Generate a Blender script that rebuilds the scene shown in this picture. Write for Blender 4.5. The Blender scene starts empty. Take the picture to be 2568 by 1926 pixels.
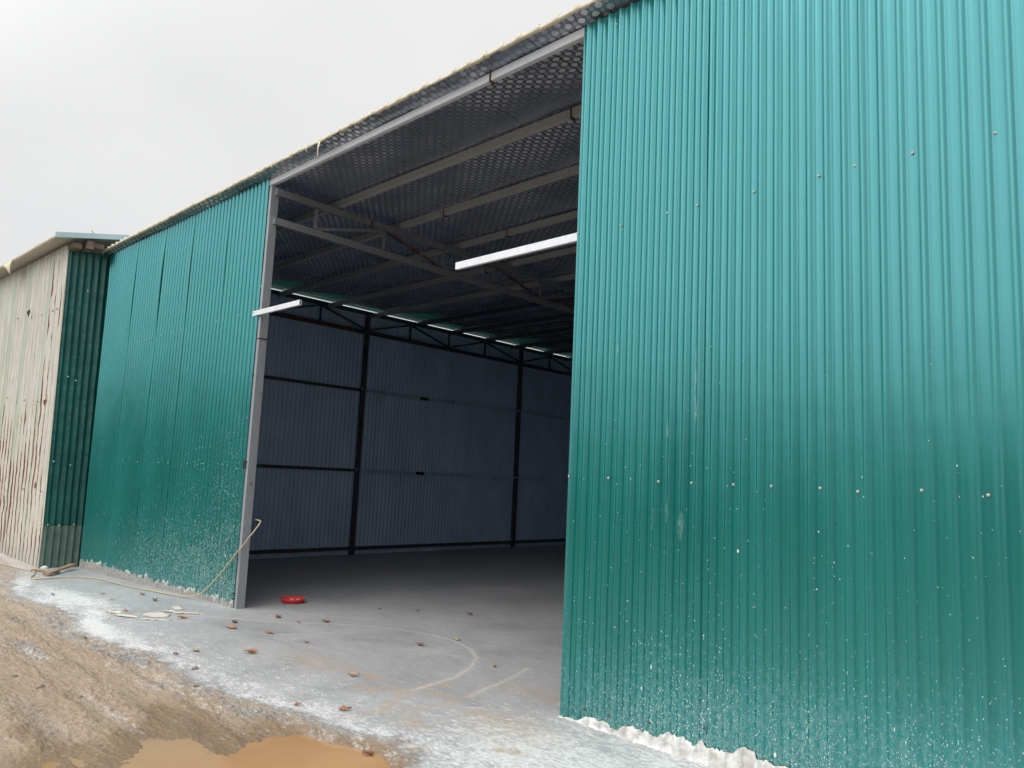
import bpy, bmesh, math, random
import numpy as np
from mathutils import Vector, Matrix
R = math.radians
random.seed(4)
sc = bpy.context.scene
col = sc.collection

# ------------------------------------------------------------------ camera
F_PX, YAW, PITCH, ROLL, CAM_D = 1885.67, 0.7703, 0.1261, 0.0461, 4.2151
cyw, syw = math.cos(YAW), math.sin(YAW)
fwd = Vector((-syw*math.cos(PITCH), cyw*math.cos(PITCH), math.sin(PITCH)))
rt = Vector((cyw, syw, 0)); up = rt.cross(fwd)
r2 = rt*math.cos(ROLL) + up*math.sin(ROLL); u2 = -rt*math.sin(ROLL) + up*math.cos(ROLL)
cam_data = bpy.data.cameras.new('camera'); cam = bpy.data.objects.new('camera', cam_data); col.objects.link(cam)
m = Matrix((( r2.x, u2.x, -fwd.x, 0), (r2.y, u2.y, -fwd.y, -CAM_D), (r2.z, u2.z, -fwd.z, 1.6), (0, 0, 0, 1)))
cam.matrix_world = m
cam_data.sensor_width = 36; cam_data.lens = F_PX/2568*36
cam_data.clip_start = .05; cam_data.clip_end = 3000
sc.camera = cam

# ------------------------------------------------------------------ sky, sun, exposure
SUN_EL, SUN_AZ = R(56), R(195)
world = bpy.data.worlds.new("World"); sc.world = world; world.use_nodes = True
wn = world.node_tree; wn.nodes.clear()
def WN(t, **k):
    n = wn.nodes.new(t)
    for a, b in k.items(): setattr(n, a, b)
    return n
out = WN('ShaderNodeOutputWorld'); bg = WN('ShaderNodeBackground'); bg.inputs['Strength'].default_value = .1
sky = WN('ShaderNodeTexSky', sky_type='NISHITA', sun_disc=False, sun_elevation=SUN_EL, sun_rotation=SUN_AZ)
tc = WN('ShaderNodeTexCoord'); mp = WN('ShaderNodeMapping'); mp.inputs['Scale'].default_value = (1, 1, 2.2)
nz = WN('ShaderNodeTexNoise'); nz.inputs['Scale'].default_value = 1.3; nz.inputs['Detail'].default_value = 4; nz.inputs['Roughness'].default_value = .45
rmp = WN('ShaderNodeValToRGB')
rmp.color_ramp.elements[0].position = .3; rmp.color_ramp.elements[0].color = (.80, .805, .815, 1)
rmp.color_ramp.elements[1].position = .68; rmp.color_ramp.elements[1].color = (.95, .948, .94, 1)
sc10 = WN('ShaderNodeVectorMath', operation='SCALE'); sc10.inputs['Scale'].default_value = 9.8
mx = WN('ShaderNodeMix', data_type='RGBA'); mx.inputs[0].default_value = .985
wl = wn.links
wl.new(tc.outputs['Generated'], mp.inputs['Vector']); wl.new(mp.outputs[0], nz.inputs['Vector']); wl.new(nz.outputs['Fac'], rmp.inputs[0])
wl.new(rmp.outputs[0], sc10.inputs[0]); wl.new(sky.outputs[0], mx.inputs[6]); wl.new(sc10.outputs[0], mx.inputs[7])
sdir = Vector((math.sin(SUN_AZ)*math.cos(SUN_EL), math.cos(SUN_AZ)*math.cos(SUN_EL), math.sin(SUN_EL)))
dt = WN('ShaderNodeVectorMath', operation='DOT_PRODUCT'); dt.inputs[1].default_value = sdir
zr = WN('ShaderNodeMapRange', interpolation_type='SMOOTHSTEP'); zr.inputs[1].default_value = .3; zr.inputs[2].default_value = .95; zr.inputs[3].default_value = 1.0; zr.inputs[4].default_value = 2.3
zm = WN('ShaderNodeVectorMath', operation='SCALE')
wl.new(tc.outputs['Generated'], dt.inputs[0]); wl.new(dt.outputs['Value'], zr.inputs[0]); wl.new(mx.outputs[2], zm.inputs[0]); wl.new(zr.outputs[0], zm.inputs['Scale'])
wl.new(zm.outputs[0], bg.inputs[0]); wl.new(bg.outputs[0], out.inputs[0])
sd = bpy.data.lights.new('sun', 'SUN'); sd.energy = .8; sd.angle = R(40); sd.color = (1, .96, .9)
sun = bpy.data.objects.new('sun', sd); col.objects.link(sun)
sdir = Vector((math.sin(SUN_AZ)*math.cos(SUN_EL), math.cos(SUN_AZ)*math.cos(SUN_EL), math.sin(SUN_EL)))
sun.rotation_euler = sdir.to_track_quat('Z', 'Y').to_euler(); sun.location = (0, -10, 20)
sc.view_settings.view_transform = 'Standard'; sc.view_settings.look = 'None'
sc.view_settings.exposure = 0.0; sc.view_settings.gamma = 1.0

# ------------------------------------------------------------------ numpy noise
def _h(ix, iy, s):
    v = np.sin(ix*127.1 + iy*311.7 + s*74.7)*43758.5453
    return v - np.floor(v)
def vn(x, y, s=0):
    x = np.asarray(x, float); y = np.asarray(y, float)
    ix, iy = np.floor(x), np.floor(y); fx, fy = x-ix, y-iy
    fx = fx*fx*fx*(fx*(fx*6-15)+10); fy = fy*fy*fy*(fy*(fy*6-15)+10)
    a, b, c, d = _h(ix, iy, s), _h(ix+1, iy, s), _h(ix, iy+1, s), _h(ix+1, iy+1, s)
    return (a+(b-a)*fx) + ((c+(d-c)*fx)-(a+(b-a)*fx))*fy
def fbm(x, y, s=0, o=4, g=.5):
    t = 0; a = 1; n = 0
    for i in range(o):
        t = t + a*vn(x*2**i + 17.3*i, y*2**i - 9.1*i, s+i); n += a; a *= g
    return t/n*2-1
def ss(a, b, x):
    t = np.clip((x-a)/(b-a), 0, 1); return t*t*(3-2*t)

# ------------------------------------------------------------------ material helpers
class NT:
    def __init__(s, name):
        s.m = bpy.data.materials.new(name); s.m.use_nodes = True; s.t = s.m.node_tree; s.t.nodes.clear()
        s.out = s.t.nodes.new('ShaderNodeOutputMaterial'); s.b = s.t.nodes.new('ShaderNodeBsdfPrincipled')
        s.t.links.new(s.b.outputs[0], s.out.inputs[0])
    def put(s, sock, v):
        if isinstance(v, bpy.types.NodeSocket): s.t.links.new(v, sock)
        elif isinstance(v, (tuple, list)) and sock.type == 'RGBA' and len(v) == 3: sock.default_value = (*v, 1)
        else: sock.default_value = v
    def set(s, **k):
        names = {'color': 'Base Color', 'rough': 'Roughness', 'metal': 'Metallic', 'ior': 'IOR', 'spec': 'Specular IOR Level',
                 'normal': 'Normal', 'coat': 'Coat Weight', 'coatr': 'Coat Roughness', 'tint': 'Specular Tint'}
        for a, v in k.items(): s.put(s.b.inputs[names[a]], v)
        return s
    def pos(s, scale=(1, 1, 1), loc=(0, 0, 0), obj=False):
        if obj: n = s.t.nodes.new('ShaderNodeTexCoord').outputs['Object']
        else: n = s.t.nodes.new('ShaderNodeNewGeometry').outputs['Position']
        mpn = s.t.nodes.new('ShaderNodeMapping'); s.t.links.new(n, mpn.inputs[0])
        mpn.inputs['Scale'].default_value = scale; mpn.inputs['Location'].default_value = loc
        return mpn.outputs[0]
    def xyz(s, v=None):
        n = s.t.nodes.new('ShaderNodeSeparateXYZ'); s.t.links.new(v or s.pos(), n.inputs[0]); return n.outputs
    def noise(s, v, scale=5, detail=4, rough=.5, dist=0):
        n = s.t.nodes.new('ShaderNodeTexNoise'); s.t.links.new(v, n.inputs['Vector'])
        n.inputs['Scale'].default_value = scale; n.inputs['Detail'].default_value = detail
        n.inputs['Roughness'].default_value = rough; n.inputs['Distortion'].default_value = dist
        return n.outputs['Fac']
    def vor(s, v, scale=5, rnd=1):
        n = s.t.nodes.new('ShaderNodeTexVoronoi'); s.t.links.new(v, n.inputs['Vector']); n.inputs['Scale'].default_value = scale
        n.inputs['Randomness'].default_value = rnd
        return n.outputs['Distance'], n.outputs['Color']
    def math(s, op, a, b=0, c=0, clamp=False):
        n = s.t.nodes.new('ShaderNodeMath'); n.operation = op; n.use_clamp = clamp
        s.put(n.inputs[0], a); s.put(n.inputs[1], b); s.put(n.inputs[2], c); return n.outputs[0]
    def mr(s, v, a, b, c=0, d=1, smooth=False):
        n = s.t.nodes.new('ShaderNodeMapRange'); s.put(n.inputs[0], v)
        if smooth: n.interpolation_type = 'SMOOTHSTEP'
        for i, q in enumerate((a, b, c, d)): s.put(n.inputs[i+1], q)
        return n.outputs[0]
    def mix(s, f, a, b, blend='MIX'):
        n = s.t.nodes.new('ShaderNodeMix'); n.data_type = 'RGBA'; n.blend_type = blend
        s.put(n.inputs[0], f); s.put(n.inputs[6], a); s.put(n.inputs[7], b); return n.outputs[2]
    def attr(s, name):
        n = s.t.nodes.new('ShaderNodeAttribute'); n.attribute_name = name; return n.outputs['Fac']
    def back(s): return s.t.nodes.new('ShaderNodeNewGeometry').outputs['Backfacing']
    def bump(s, h, strength=.3, dist=.01, normal=None):
        n = s.t.nodes.new('ShaderNodeBump'); s.put(n.inputs['Height'], h)
        n.inputs['Strength'].default_value = strength; n.inputs['Distance'].default_value = dist
        if normal is not None: s.put(n.inputs['Normal'], normal)
        return n.outputs[0]
def simple(name, c, rough=.6, metal=0, var=.25, scale=12, bump=.2, dist=.003, c2=None):
    t = NT(name); v = t.pos(); n = t.noise(v, scale, 6, .6)
    c2 = c2 or tuple(q*(1-var) for q in c)
    t.set(color=t.mix(t.mr(n, .3, .7), c2, c), rough=rough, metal=metal, normal=t.bump(t.noise(v, scale*6, 4), bump, dist))
    return t.m

# --- painted teal sheet: coloured face outside, blue-grey primer on the back
BACK_COL = (.58, .74, .98)
GLOSSF = .43
def teal_sheet(name, base, splash, cement, gloss=.16):
    """splash: 'right' | 'left' | None : where paint/plaster specks sit; cement: bottom smear height or None"""
    t = NT(name); P = t.pos(); x, y, z = t.xyz(P)
    big = t.noise(t.pos((1.3, 1.3, .35)), 1.4, 3)
    strk = t.noise(t.pos((14, 14, .5)), 1.0, 5, .6)
    dark = tuple(q*.82 for q in base)
    c = t.mix(t.mr(big, .3, .7), dark, base)
    dust = (.17, .30, .27)
    f = t.mr(strk, .5, .8, 0, .07)
    c = t.mix(f, c, dust)
    # dusty film near the ground
    zl = t.mr(z, .0, .7, .16, 0, True)
    c = t.mix(t.math('MULTIPLY', zl, t.mr(t.noise(t.pos((9, 9, 2)), 1.5, 5), .3, .7, .35, 1)), c, dust)
    rough = t.mr(big, .3, .7, gloss, gloss+.07)
    if splash == 'right':
        for (sx_, sz_, w_, h_) in ((-2.45, 2.24, .012, .30), (-2.65, 1.97, .014, .06), (-2.64, 1.45, .02, .09), (-2.54, 1.36, .035, .10), (-2.75, 1.39, .02, .08), (-3.07, 2.53, .01, .04), (-2.44, 2.08, .02, .05)):
            q = t.math('ADD', t.math('POWER', t.math('DIVIDE', t.math('ABSOLUTE', t.math('SUBTRACT', x, sx_)), w_), 2.0), t.math('POWER', t.math('DIVIDE', t.math('ABSOLUTE', t.math('SUBTRACT', z, sz_)), h_), 2.0))
            c = t.mix(t.math('MULTIPLY', t.mr(q, .2, 1, .5, 0), t.mr(t.noise(t.pos((1, 1, .3)), 60, 5, .7), .4, .65)), c, (.55, .72, .70))
    if splash:
        def specks(scale, stretch, rad, dens, loc):
            d, cc = t.vor(t.pos((1, 1, stretch), loc), scale)
            sx, sy, sz = t.xyz(cc)
            on = t.math('LESS_THAN', sx, dens)
            rr = t.math('MULTIPLY', t.mr(sy, 0, 1, .35, 1), rad)
            return t.math('MULTIPLY', on, t.math('LESS_THAN', d, rr))
        cl = t.noise(t.pos((1, 1, 1)), 3.2, 3)
        if splash == 'right':
            xf = t.mr(x, -3.6, -2.2, .22, 1, True); xg = t.mr(x, -1.3, -.2, 1, .5)
            low = t.math('POWER', t.mr(z, 0, .95, 1, 0), 2.6)
            hi = t.math('POWER', t.mr(z, .2, 3.2, 1, 0), 2.5)
            den = t.math('MULTIPLY', t.math('MULTIPLY', xf, xg), t.mr(cl, .3, .65, .45, 1.15))
            d1 = t.math('ADD', t.math('MULTIPLY', low, 1.1), t.math('MULTIPLY', hi, .028))
        else:
            xf = t.mr(x, -12.6, -9.2, .05, 1, True); xg = 1.0
            low = t.math('POWER', t.mr(z, -.1, 1.1, 1, 0), 1.6)
            hi = t.math('POWER', t.mr(z, .2, 2.6, 1, 0), 1.4)
            den = t.math('MULTIPLY', xf, t.mr(cl, .3, .65, .4, 1.2))
            xr = t.mr(x, -10.2, -8.4, .25, 1, True)
            d1 = t.math('ADD', t.math('MULTIPLY', low, .85), t.math('MULTIPLY', t.math('MULTIPLY', hi, xr), .34))
        den = t.math('MULTIPLY', den, d1)
        k = 1.0 if splash == 'right' else .72
        s1 = specks(85*k, .6, .27, den, (0, 0, 0)); s2 = specks(170*k, .5, .36, den, (3, 1, 2))
        s3 = specks(26*k, .55, .24, t.math('MULTIPLY', den, .22), (7, 5, 3))
        s = t.math('MAXIMUM', t.math('MAXIMUM', s1, s2), s3)
        # soft film where the plaster dust is thickest
        film = t.math('MULTIPLY', t.math('MULTIPLY', den, 1.3), t.mr(t.noise(t.pos((1, 1, .5)), 60, 3), .45, .7))
        c = t.mix(t.math('MINIMUM', film, .22), c, (.5, .6, .57))
        c = t.mix(s, c, (.78, .80, .76))
        rough = t.math('ADD', rough, t.math('MULTIPLY', s, .5))
        rough = t.math('ADD', rough, t.math('MULTIPLY', film, .4))
    if cement is not None:
        e = t.mr(x, -13.3, -8.4, cement[0], cement[1])
        e = t.math('ADD', e, t.mr(t.noise(t.pos((1, 1, 0)), 9, 5, .7), .3, .7, -.055, .055))
        fc = t.math('LESS_THAN', z, e)
        lip = t.math('MULTIPLY', t.math('LESS_THAN', z, t.math('ADD', e, .03)), t.math('GREATER_THAN', t.noise(t.pos((1, 1, .3)), 6, 3), .52))
        c = t.mix(lip, c, (.72, .72, .69))
        cem = t.mix(t.mr(t.noise(t.pos(), 25, 5), .3, .7), (.34, .33, .305), (.52, .505, .475))
        c = t.mix(fc, c, cem)
        rough = t.math('MAXIMUM', rough, t.math('MULTIPLY', t.math('MAXIMUM', fc, lip), .9))
    gr = t.math('MINIMUM', t.math('ADD', rough, .06), .6)
    gf = t.mr(rough, gloss+.1, gloss+.5, GLOSSF if splash != 'left' else .36, 0)
    bk = t.back()
    gf = t.math('MULTIPLY', gf, t.math('SUBTRACT', 1.0, bk))
    bkc = t.mix(t.mr(t.noise(t.pos((1, 1, .4)), 2.5, 4), .3, .7), tuple(q*.8 for q in BACK_COL), BACK_COL)
    c = t.mix(bk, c, bkc)
    rough = t.mix(bk, rough, (.42, .42, .42))
    wob = t.noise(t.pos((.7, .7, 1.1)), 2.2, 2)
    nb = t.bump(wob, .2, .012)
    t.set(color=c, rough=rough, ior=1.5, spec=.2, normal=nb)
    g = t.t.nodes.new('ShaderNodeBsdfGlossy'); g.inputs['Color'].default_value = (.175, .485, .54, 1); t.put(g.inputs['Roughness'], gr)
    t.put(g.inputs['Normal'], nb)
    ms = t.t.nodes.new('ShaderNodeMixShader'); t.put(ms.inputs[0], gf)
    t.t.links.new(t.b.outputs[0], ms.inputs[1]); t.t.links.new(g.outputs[0], ms.inputs[2]); t.t.links.new(ms.outputs[0], t.out.inputs[0])
    return t.m

M = {}
TEAL = (.0002, .205, .172)
M['teal_right'] = teal_sheet('teal_painted_sheet', TEAL, 'right', None)
M['teal_left'] = teal_sheet('teal_painted_sheet_splashed', TEAL, 'left', (.0, .06))
M['teal_plain'] = teal_sheet('teal_painted_sheet_plain', TEAL, None, None)
M['green_old'] = teal_sheet('dark_green_sheet', (.004, .072, .058), None, None, .3)

def cream_sheet():
    t = NT('weathered_cream_sheet'); x, y, z = t.xyz()
    v = t.pos((1, 1, .35)); n = t.noise(v, 5, 5, .6)
    band = t.noise(t.pos((1, 0, 0)), 1.9, 1)
    c = t.mix(t.mr(n, .3, .7), (.58, .56, .48), (.73, .71, .64))
    c = t.mix(t.mr(band, .52, .6), c, (.50, .58, .47))
    c = t.mix(t.mr(t.noise(t.pos((6, 6, .4)), 3, 5, .7), .55, .75, 0, .5), c, (.42, .36, .27))
    # rust along the rib shoulders
    wx = t.math('ADD', t.math('ADD', x, t.math('MULTIPLY', z, .010)), t.mr(t.noise(t.pos((1, 1, 1.5)), 1.6, 3), 0, 1, -.03, .03))
    u = t.math('FRACT', t.math('DIVIDE', wx, .22))
    w1 = t.mr(t.noise(t.pos((2.2, 2.2, .5)), 2.0, 6, .7), .36, .66, .006, .060)
    w2 = t.mr(t.noise(t.pos((3, 3, .7), (5, 5, 5)), 2.0, 6, .7), .44, .70, .0, .050)
    e1 = t.math('LESS_THAN', t.math('ABSOLUTE', t.math('SUBTRACT', u, .70)), w1)
    e2 = t.math('LESS_THAN', t.math('ABSOLUTE', t.math('SUBTRACT', u, .34)), w2)
    r = t.math('MAXIMUM', e1, e2)
    # blotches along the screw rows
    for zz in (4.07, 2.56, 1.08):
        near = t.mr(t.math('ABSOLUTE', t.math('SUBTRACT', z, zz)), .02, .26, 1, 0)
        d, cc = t.vor(t.pos((6.2, 6.2, 0)), 1.0)
        bl = t.math('LESS_THAN', d, t.math('MULTIPLY', near, t.mr(t.noise(t.pos((1, 1, 1)), 7, 4), .42, .62, .0, .26)))
        r = t.math('MAXIMUM', r, bl)
    rust = t.mix(t.mr(t.noise(t.pos(), 30, 4), .3, .7), (.10, .035, .022), (.27, .10, .055))
    c = t.mix(r, c, rust)
    c = t.mix(t.mr(z, -.2, .25, .7, 0), c, (.42, .40, .36))
    t.set(color=c, rough=.62, normal=t.bump(t.noise(t.pos((1, 1, .5)), 9, 5), .3, .01))
    return t.m
M['cream'] = cream_sheet()

def green_side():
    t = NT('dark_green_side_sheet'); x, y, z = t.xyz()
    n = t.noise(t.pos((1, 1, .6)), 2.6, 4)
    c = t.mix(t.mr(n, .3, .7), (.006, .085, .074), (.014, .13, .112))
    c = t.mix(t.mr(t.noise(t.pos((20, 20, 1)), 1, 4), .5, .8, 0, .35), c, (.10, .19, .17))
    t.set(color=c, rough=.3, ior=1.5, normal=t.bump(t.noise(t.pos((1, 1, 1.4)), 2.6, 3), .6, .05))
    return t.m
M['green_side'] = green_side()
M['green_dirty'] = simple('cement_dusted_green_sheet', (.165, .235, .20), .75, 0, .4, 7, .3, .01, (.085, .14, .12))

def galv(name, c=(.60, .61, .62), metal=.75, rough=.42, dirt=.35, rust=0.0):
    t = NT(name)
    sp = t.vor(t.pos((1, 1, 1)), 70)[1]; sx = t.xyz(sp)[0]
    n = t.noise(t.pos((3, 3, 1)), 2.5, 6, .65)
    col1 = t.mix(t.mr(sx, 0, 1, 0, .35), c, tuple(q*.72 for q in c))
    col1 = t.mix(t.mr(n, .45, .75, 0, dirt), col1, (.26, .255, .25))
    if rust: col1 = t.mix(t.mr(t.noise(t.pos(), 6, 6, .7), .68-rust, .78-rust), col1, (.11, .055, .035))
    t.set(color=col1, metal=metal, rough=t.mr(n, .3, .7, rough, rough+.2), normal=t.bump(t.noise(t.pos(), 60, 4), .12, .002))
    return t.m
M['galv'] = galv('galvanised_steel')
M['galv_bright'] = galv('bright_galvanised_steel', (.84, .86, .90), .25, .4, .12)
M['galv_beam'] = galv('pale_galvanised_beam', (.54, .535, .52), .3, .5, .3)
M['galv_lit'] = galv('lit_rail_steel', (.85, .9, .96), .75, .22, .0)
M['galv_dull'] = galv('dull_galvanised_steel', (.33, .34, .355), .4, .5, .3, .06)
M['post'] = galv('stained_post_steel', (.40, .425, .455), .3, .42, .45, .05)
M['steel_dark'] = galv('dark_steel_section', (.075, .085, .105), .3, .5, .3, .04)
M['steel_brown'] = galv('rusty_steel_section', (.22, .17, .14), .25, .65, .6, .22)
M['rust'] = simple('rusted_steel', (.16, .085, .055), .8, .1, .5, 20)
M['rust_dark'] = simple('burnt_weld', (.075, .055, .045), .8, .2, .4, 30)
M['brass'] = simple('painted_screw_head', (.62, .56, .45), .35, .1, .1, 30)
M['screw_teal'] = simple('pale_screw_head', (.55, .66, .62), .35, .1, .1, 30)
M['foam'] = simple('yellow_foam_edge', (.84, .76, .58), .85, 0, .25, 30, .5, .01)
M['roof_top'] = simple('grey_roof_sheet', (.33, .42, .42), .4, .2)
t = NT('roof_sheet_green_glow'); bk = t.back(); t.set(color=t.mix(bk, (.30, .42, .42), (.01, .34, .26)), rough=.45)  # green back and slight translucency imitate the reflected green glow by the side wall
tr_ = t.t.nodes.new('ShaderNodeBsdfTranslucent'); tr_.inputs[0].default_value = (.01, .45, .33, 1); ms = t.t.nodes.new('ShaderNodeMixShader'); ms.inputs[0].default_value = .014
t.t.links.new(t.b.outputs[0], ms.inputs[1]); t.t.links.new(tr_.outputs[0], ms.inputs[2]); t.t.links.new(ms.outputs[0], t.out.inputs[0]); M['roof_glow'] = t.m
M['paper'] = simple('cream_foil_strip', (.80, .72, .52), .7, 0, .2, 20)

def foil():
    t = NT('embossed_foil_lining'); x, y, z = t.xyz()
    w = t.noise(t.pos(), 2.2, 3)
    xx = t.math('ADD', x, t.mr(w, 0, 1, -.02, .02)); yy = t.math('ADD', y, t.mr(w, 0, 1, .02, -.02))
    def dots(ox, oy, rx, ry, pw=2.0):
        u = t.math('SUBTRACT', t.math('FRACT', t.math('ADD', t.math('DIVIDE', xx, .136), ox)), .5)
        v = t.math('SUBTRACT', t.math('FRACT', t.math('ADD', t.math('DIVIDE', yy, .11), oy)), .5)
        a = t.math('POWER', t.math('DIVIDE', t.math('ABSOLUTE', u), rx), pw); b = t.math('POWER', t.math('DIVIDE', t.math('ABSOLUTE', v), ry), pw)
        return t.math('ADD', a, b)
    def inside(d, e=.12): return t.mr(d, 1-e, 1+e, 1, 0)
    d1 = inside(dots(0, 0, .24, .25, 1.6)); d2 = inside(dots(.5, .5, .24, .25, 1.6))
    dot = t.math('MAXIMUM', d1, d2)
    ring = t.math('MAXIMUM', inside(dots(0, 0, .33, .33, 1.6)), inside(dots(.5, .5, .33, .33, 1.6)))
    l1 = inside(dots(.5, 0, .12, .17, 4)); l2 = inside(dots(0, .5, .12, .17, 4))
    li = t.math('MULTIPLY', t.math('MAXIMUM', l1, l2), .35)
    edge = t.math('SUBTRACT', ring, dot, clamp=True)
    n = t.noise(t.pos((1, 1, 1)), 1.3, 4)
    # the print comes and goes in broad patches and weakens with depth
    print_amt = t.mr(t.noise(t.pos((.8, 1.3, 1)), 1.3, 3), .40, .56, .12, 1)
    fade = t.mr(y, 1.8, 5.2, 1, .12); print_amt = t.math('MULTIPLY', print_amt, fade)
    band = t.math('FRACT', t.math('DIVIDE', t.math('ADD', y, .16), 1.085)); print_amt = t.math('MULTIPLY', print_amt, t.mr(band, .60, .86, 1, .05))
    pr = t.math('MULTIPLY', t.math('MAXIMUM', dot, li), print_amt)
    base = t.mix(t.mr(n, .3, .7), (.26, .30, .39), (.36, .40, .48))
    c = t.mix(pr, base, (.86, .88, .93))
    c = t.mix(t.math('MULTIPLY', edge, t.math('MULTIPLY', print_amt, .3)), c, (.05, .05, .07))
    seam = t.math('LESS_THAN', t.math('ABSOLUTE', t.math('SUBTRACT', t.math('FRACT', t.math('ADD', t.math('DIVIDE', x, 1.025), .37)), .5)), .004)
    c = t.mix(seam, c, (.03, .03, .04))
    rough = t.mr(pr, 0, 1, .27, .5)
    t.set(color=c, metal=.6, rough=rough, normal=t.bump(t.noise(t.pos((1, .5, 1)), 5, 4), .35, .02))
    return t.m
M['foil'] = foil()

# ------------------------------------------------------------------ ground material
def ground_mat(name):
    t = NT(name); P = t.pos()
    A = {k: t.attr(k) for k in ('mud', 'white', 'stain', 'wet', 'line', 'clod')}
    n1 = t.noise(P, 1.1, 6, .6, .6); n2 = t.noise(t.pos((1, 2.2, 1)), 5, 6, .65, .8); n3 = t.noise(P, 45, 4, .7); n4 = t.noise(P, 160, 3, .6)
    con = t.mix(t.mr(n1, .3, .7), (.30, .302, .31), (.43, .432, .44))
    con = t.mix(t.mr(n2, .35, .72, 0, .45), con, (.50, .50, .51))
    con = t.mix(t.mr(n2, .25, .4, .35, 0), con, (.24, .24, .255))
    con = t.mix(t.mr(n3, .6, .75, 0, .3), con, (.27, .26, .26))
    # fine white plaster dust, broken up
    wn1 = t.noise(t.pos((1, 2.6, 1)), 20, 9, .78, .5); wn2 = t.noise(t.pos((1, 1.6, 1)), 7, 6, .7, .7)
    wm = t.math('ADD', t.math('MULTIPLY', A['white'], 1.25), t.math('ADD', t.mr(wn1, .3, .7, -.85, .7), t.mr(wn2, .3, .7, -.45, .35)))
    wm = t.mr(wm, .22, .82); wm = t.math('MAXIMUM', wm, t.math('MULTIPLY', A['white'], .25))
    cr = t.noise(t.pos((1, 2.0, 1)), 42, 6, .8)
    whitec = t.mix(t.mr(n3, .35, .65), (.66, .655, .65), (.86, .855, .84))
    con = t.mix(wm, con, whitec)
    stf = t.math('MULTIPLY', A['stain'], t.mr(t.noise(P, 16, 6, .7, .5), .36, .6))
    con = t.mix(stf, con, (.50, .385, .27))
    con = t.mix(t.math('MULTIPLY', A['line'], t.mr(t.noise(P, 40, 3), .3, .6, .3, 1)), con, (.72, .68, .58))
    # cracks near the front
    crk = t.t.nodes.new('ShaderNodeTexVoronoi'); crk.feature = 'DISTANCE_TO_EDGE'; crk.inputs['Scale'].default_value = 1.7
    wv = t.t.nodes.new('ShaderNodeVectorMath'); wv.operation = 'ADD'
    nn = t.t.nodes.new('ShaderNodeTexNoise'); nn.inputs['Scale'].default_value = 4; t.t.links.new(P, nn.inputs['Vector'])
    nsc = t.t.nodes.new('ShaderNodeVectorMath'); nsc.operation = 'SCALE'; nsc.inputs['Scale'].default_value = .35; t.t.links.new(nn.outputs['Color'], nsc.inputs[0])
    t.t.links.new(P, wv.inputs[0]); t.t.links.new(nsc.outputs[0], wv.inputs[1]); t.t.links.new(wv.outputs[0], crk.inputs['Vector'])
    cm = t.math('MULTIPLY', t.math('LESS_THAN', crk.outputs['Distance'], .006), t.mr(n1, .5, .56))
    con = t.mix(t.math('MULTIPLY', cm, .22), con, (.12, .11, .10))
    # mud
    m1 = t.noise(t.pos((.5, 2.6, 1)), 2.2, 7, .65, .4); m2 = t.noise(t.pos((1, 3.4, 1)), 12, 8, .78, .2)
    mud = t.mix(t.mr(m1, .32, .68), (.37, .265, .175), (.50, .38, .265))
    mud = t.mix(t.mr(m2, .52, .70, 0, .8), mud, (.54, .465, .38))
    mud = t.mix(t.mr(m2, .30, .45, .85, 0), mud, (.155, .12, .085))
    yy_ = t.xyz()[1]; mud = t.mix(t.mr(yy_, -4.6, -6.0, 0, 1), mud, (.045, .055, .03))  # unseen far road, darkened so the lower panels reflect something dark
    mud = t.mix(t.mr(cr, .40, .47, .75, 0), mud, (.14, .11, .08)); mud = t.mix(t.mr(cr, .56, .64, 0, .55), mud, (.56, .49, .41))
    grey = t.mix(t.mr(cr, .40, .60), (.10, .095, .085), (.47, .45, .42))
    mud = t.mix(A['clod'], mud, grey)
    mud = t.mix(t.math('MULTIPLY', A['wet'], .9), mud, t.mix(t.mr(m1, .3, .7), (.24, .155, .085), (.35, .23, .125)))
    mud = t.mix(t.math('MULTIPLY', wm, .8), mud, whitec)
    mf = t.math('ADD', A['mud'], t.mr(t.noise(P, 16, 8, .78), .3, .7, -.5, .5)); mf = t.mr(mf, .25, .75)
    c = t.mix(mf, con, mud)
    h = t.math('ADD', t.math('MULTIPLY', n3, .5), t.math('MULTIPLY', m2, mf))
    h = t.math('ADD', h, t.math('MULTIPLY', n4, .25)); h = t.math('ADD', h, t.math('MULTIPLY', cr, t.mr(mf, 0, 1, .25, .9)))
    nb = t.bump(h, .8, .016)
    rough = t.mix(A['wet'], (.85, .85, .85), (.22, .22, .22))
    n2r = t.mr(n1, .3, .7, .45, .8)
    rough = t.mix(mf, n2r, rough)
    t.set(color=c, rough=rough, normal=nb)
    return t.m
M['ground'] = ground_mat('concrete_and_mud')

# ------------------------------------------------------------------ object helpers
def tag(o, label=None, cat=None, group=None, kind=None):
    if label: o['label'] = label
    if cat: o['category'] = cat
    if group: o['group'] = group
    if kind: o['kind'] = kind
    return o
def empty(name, loc, label, cat, group=None, rz=0):
    o = bpy.data.objects.new(name, None); col.objects.link(o); o.location = loc; o.rotation_euler.z = rz
    o.empty_display_size = .2
    return tag(o, label, cat, group)
def base_of(p):
    v = Vector((0, 0, 0))
    while p is not None: v += p.location; p = p.parent
    return v
def link(name, me, mat, parent=None, smooth=False):
    o = bpy.data.objects.new(name, me); col.objects.link(o)
    mats = mat if isinstance(mat, (list, tuple)) else [mat]
    for q in mats: me.materials.append(q)
    if parent is not None:
        b = base_of(parent); me.transform(Matrix.Translation(-b)); o.parent = parent
    if smooth: me.polygons.foreach_set('use_smooth', [True]*len(me.polygons))
    return o
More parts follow.
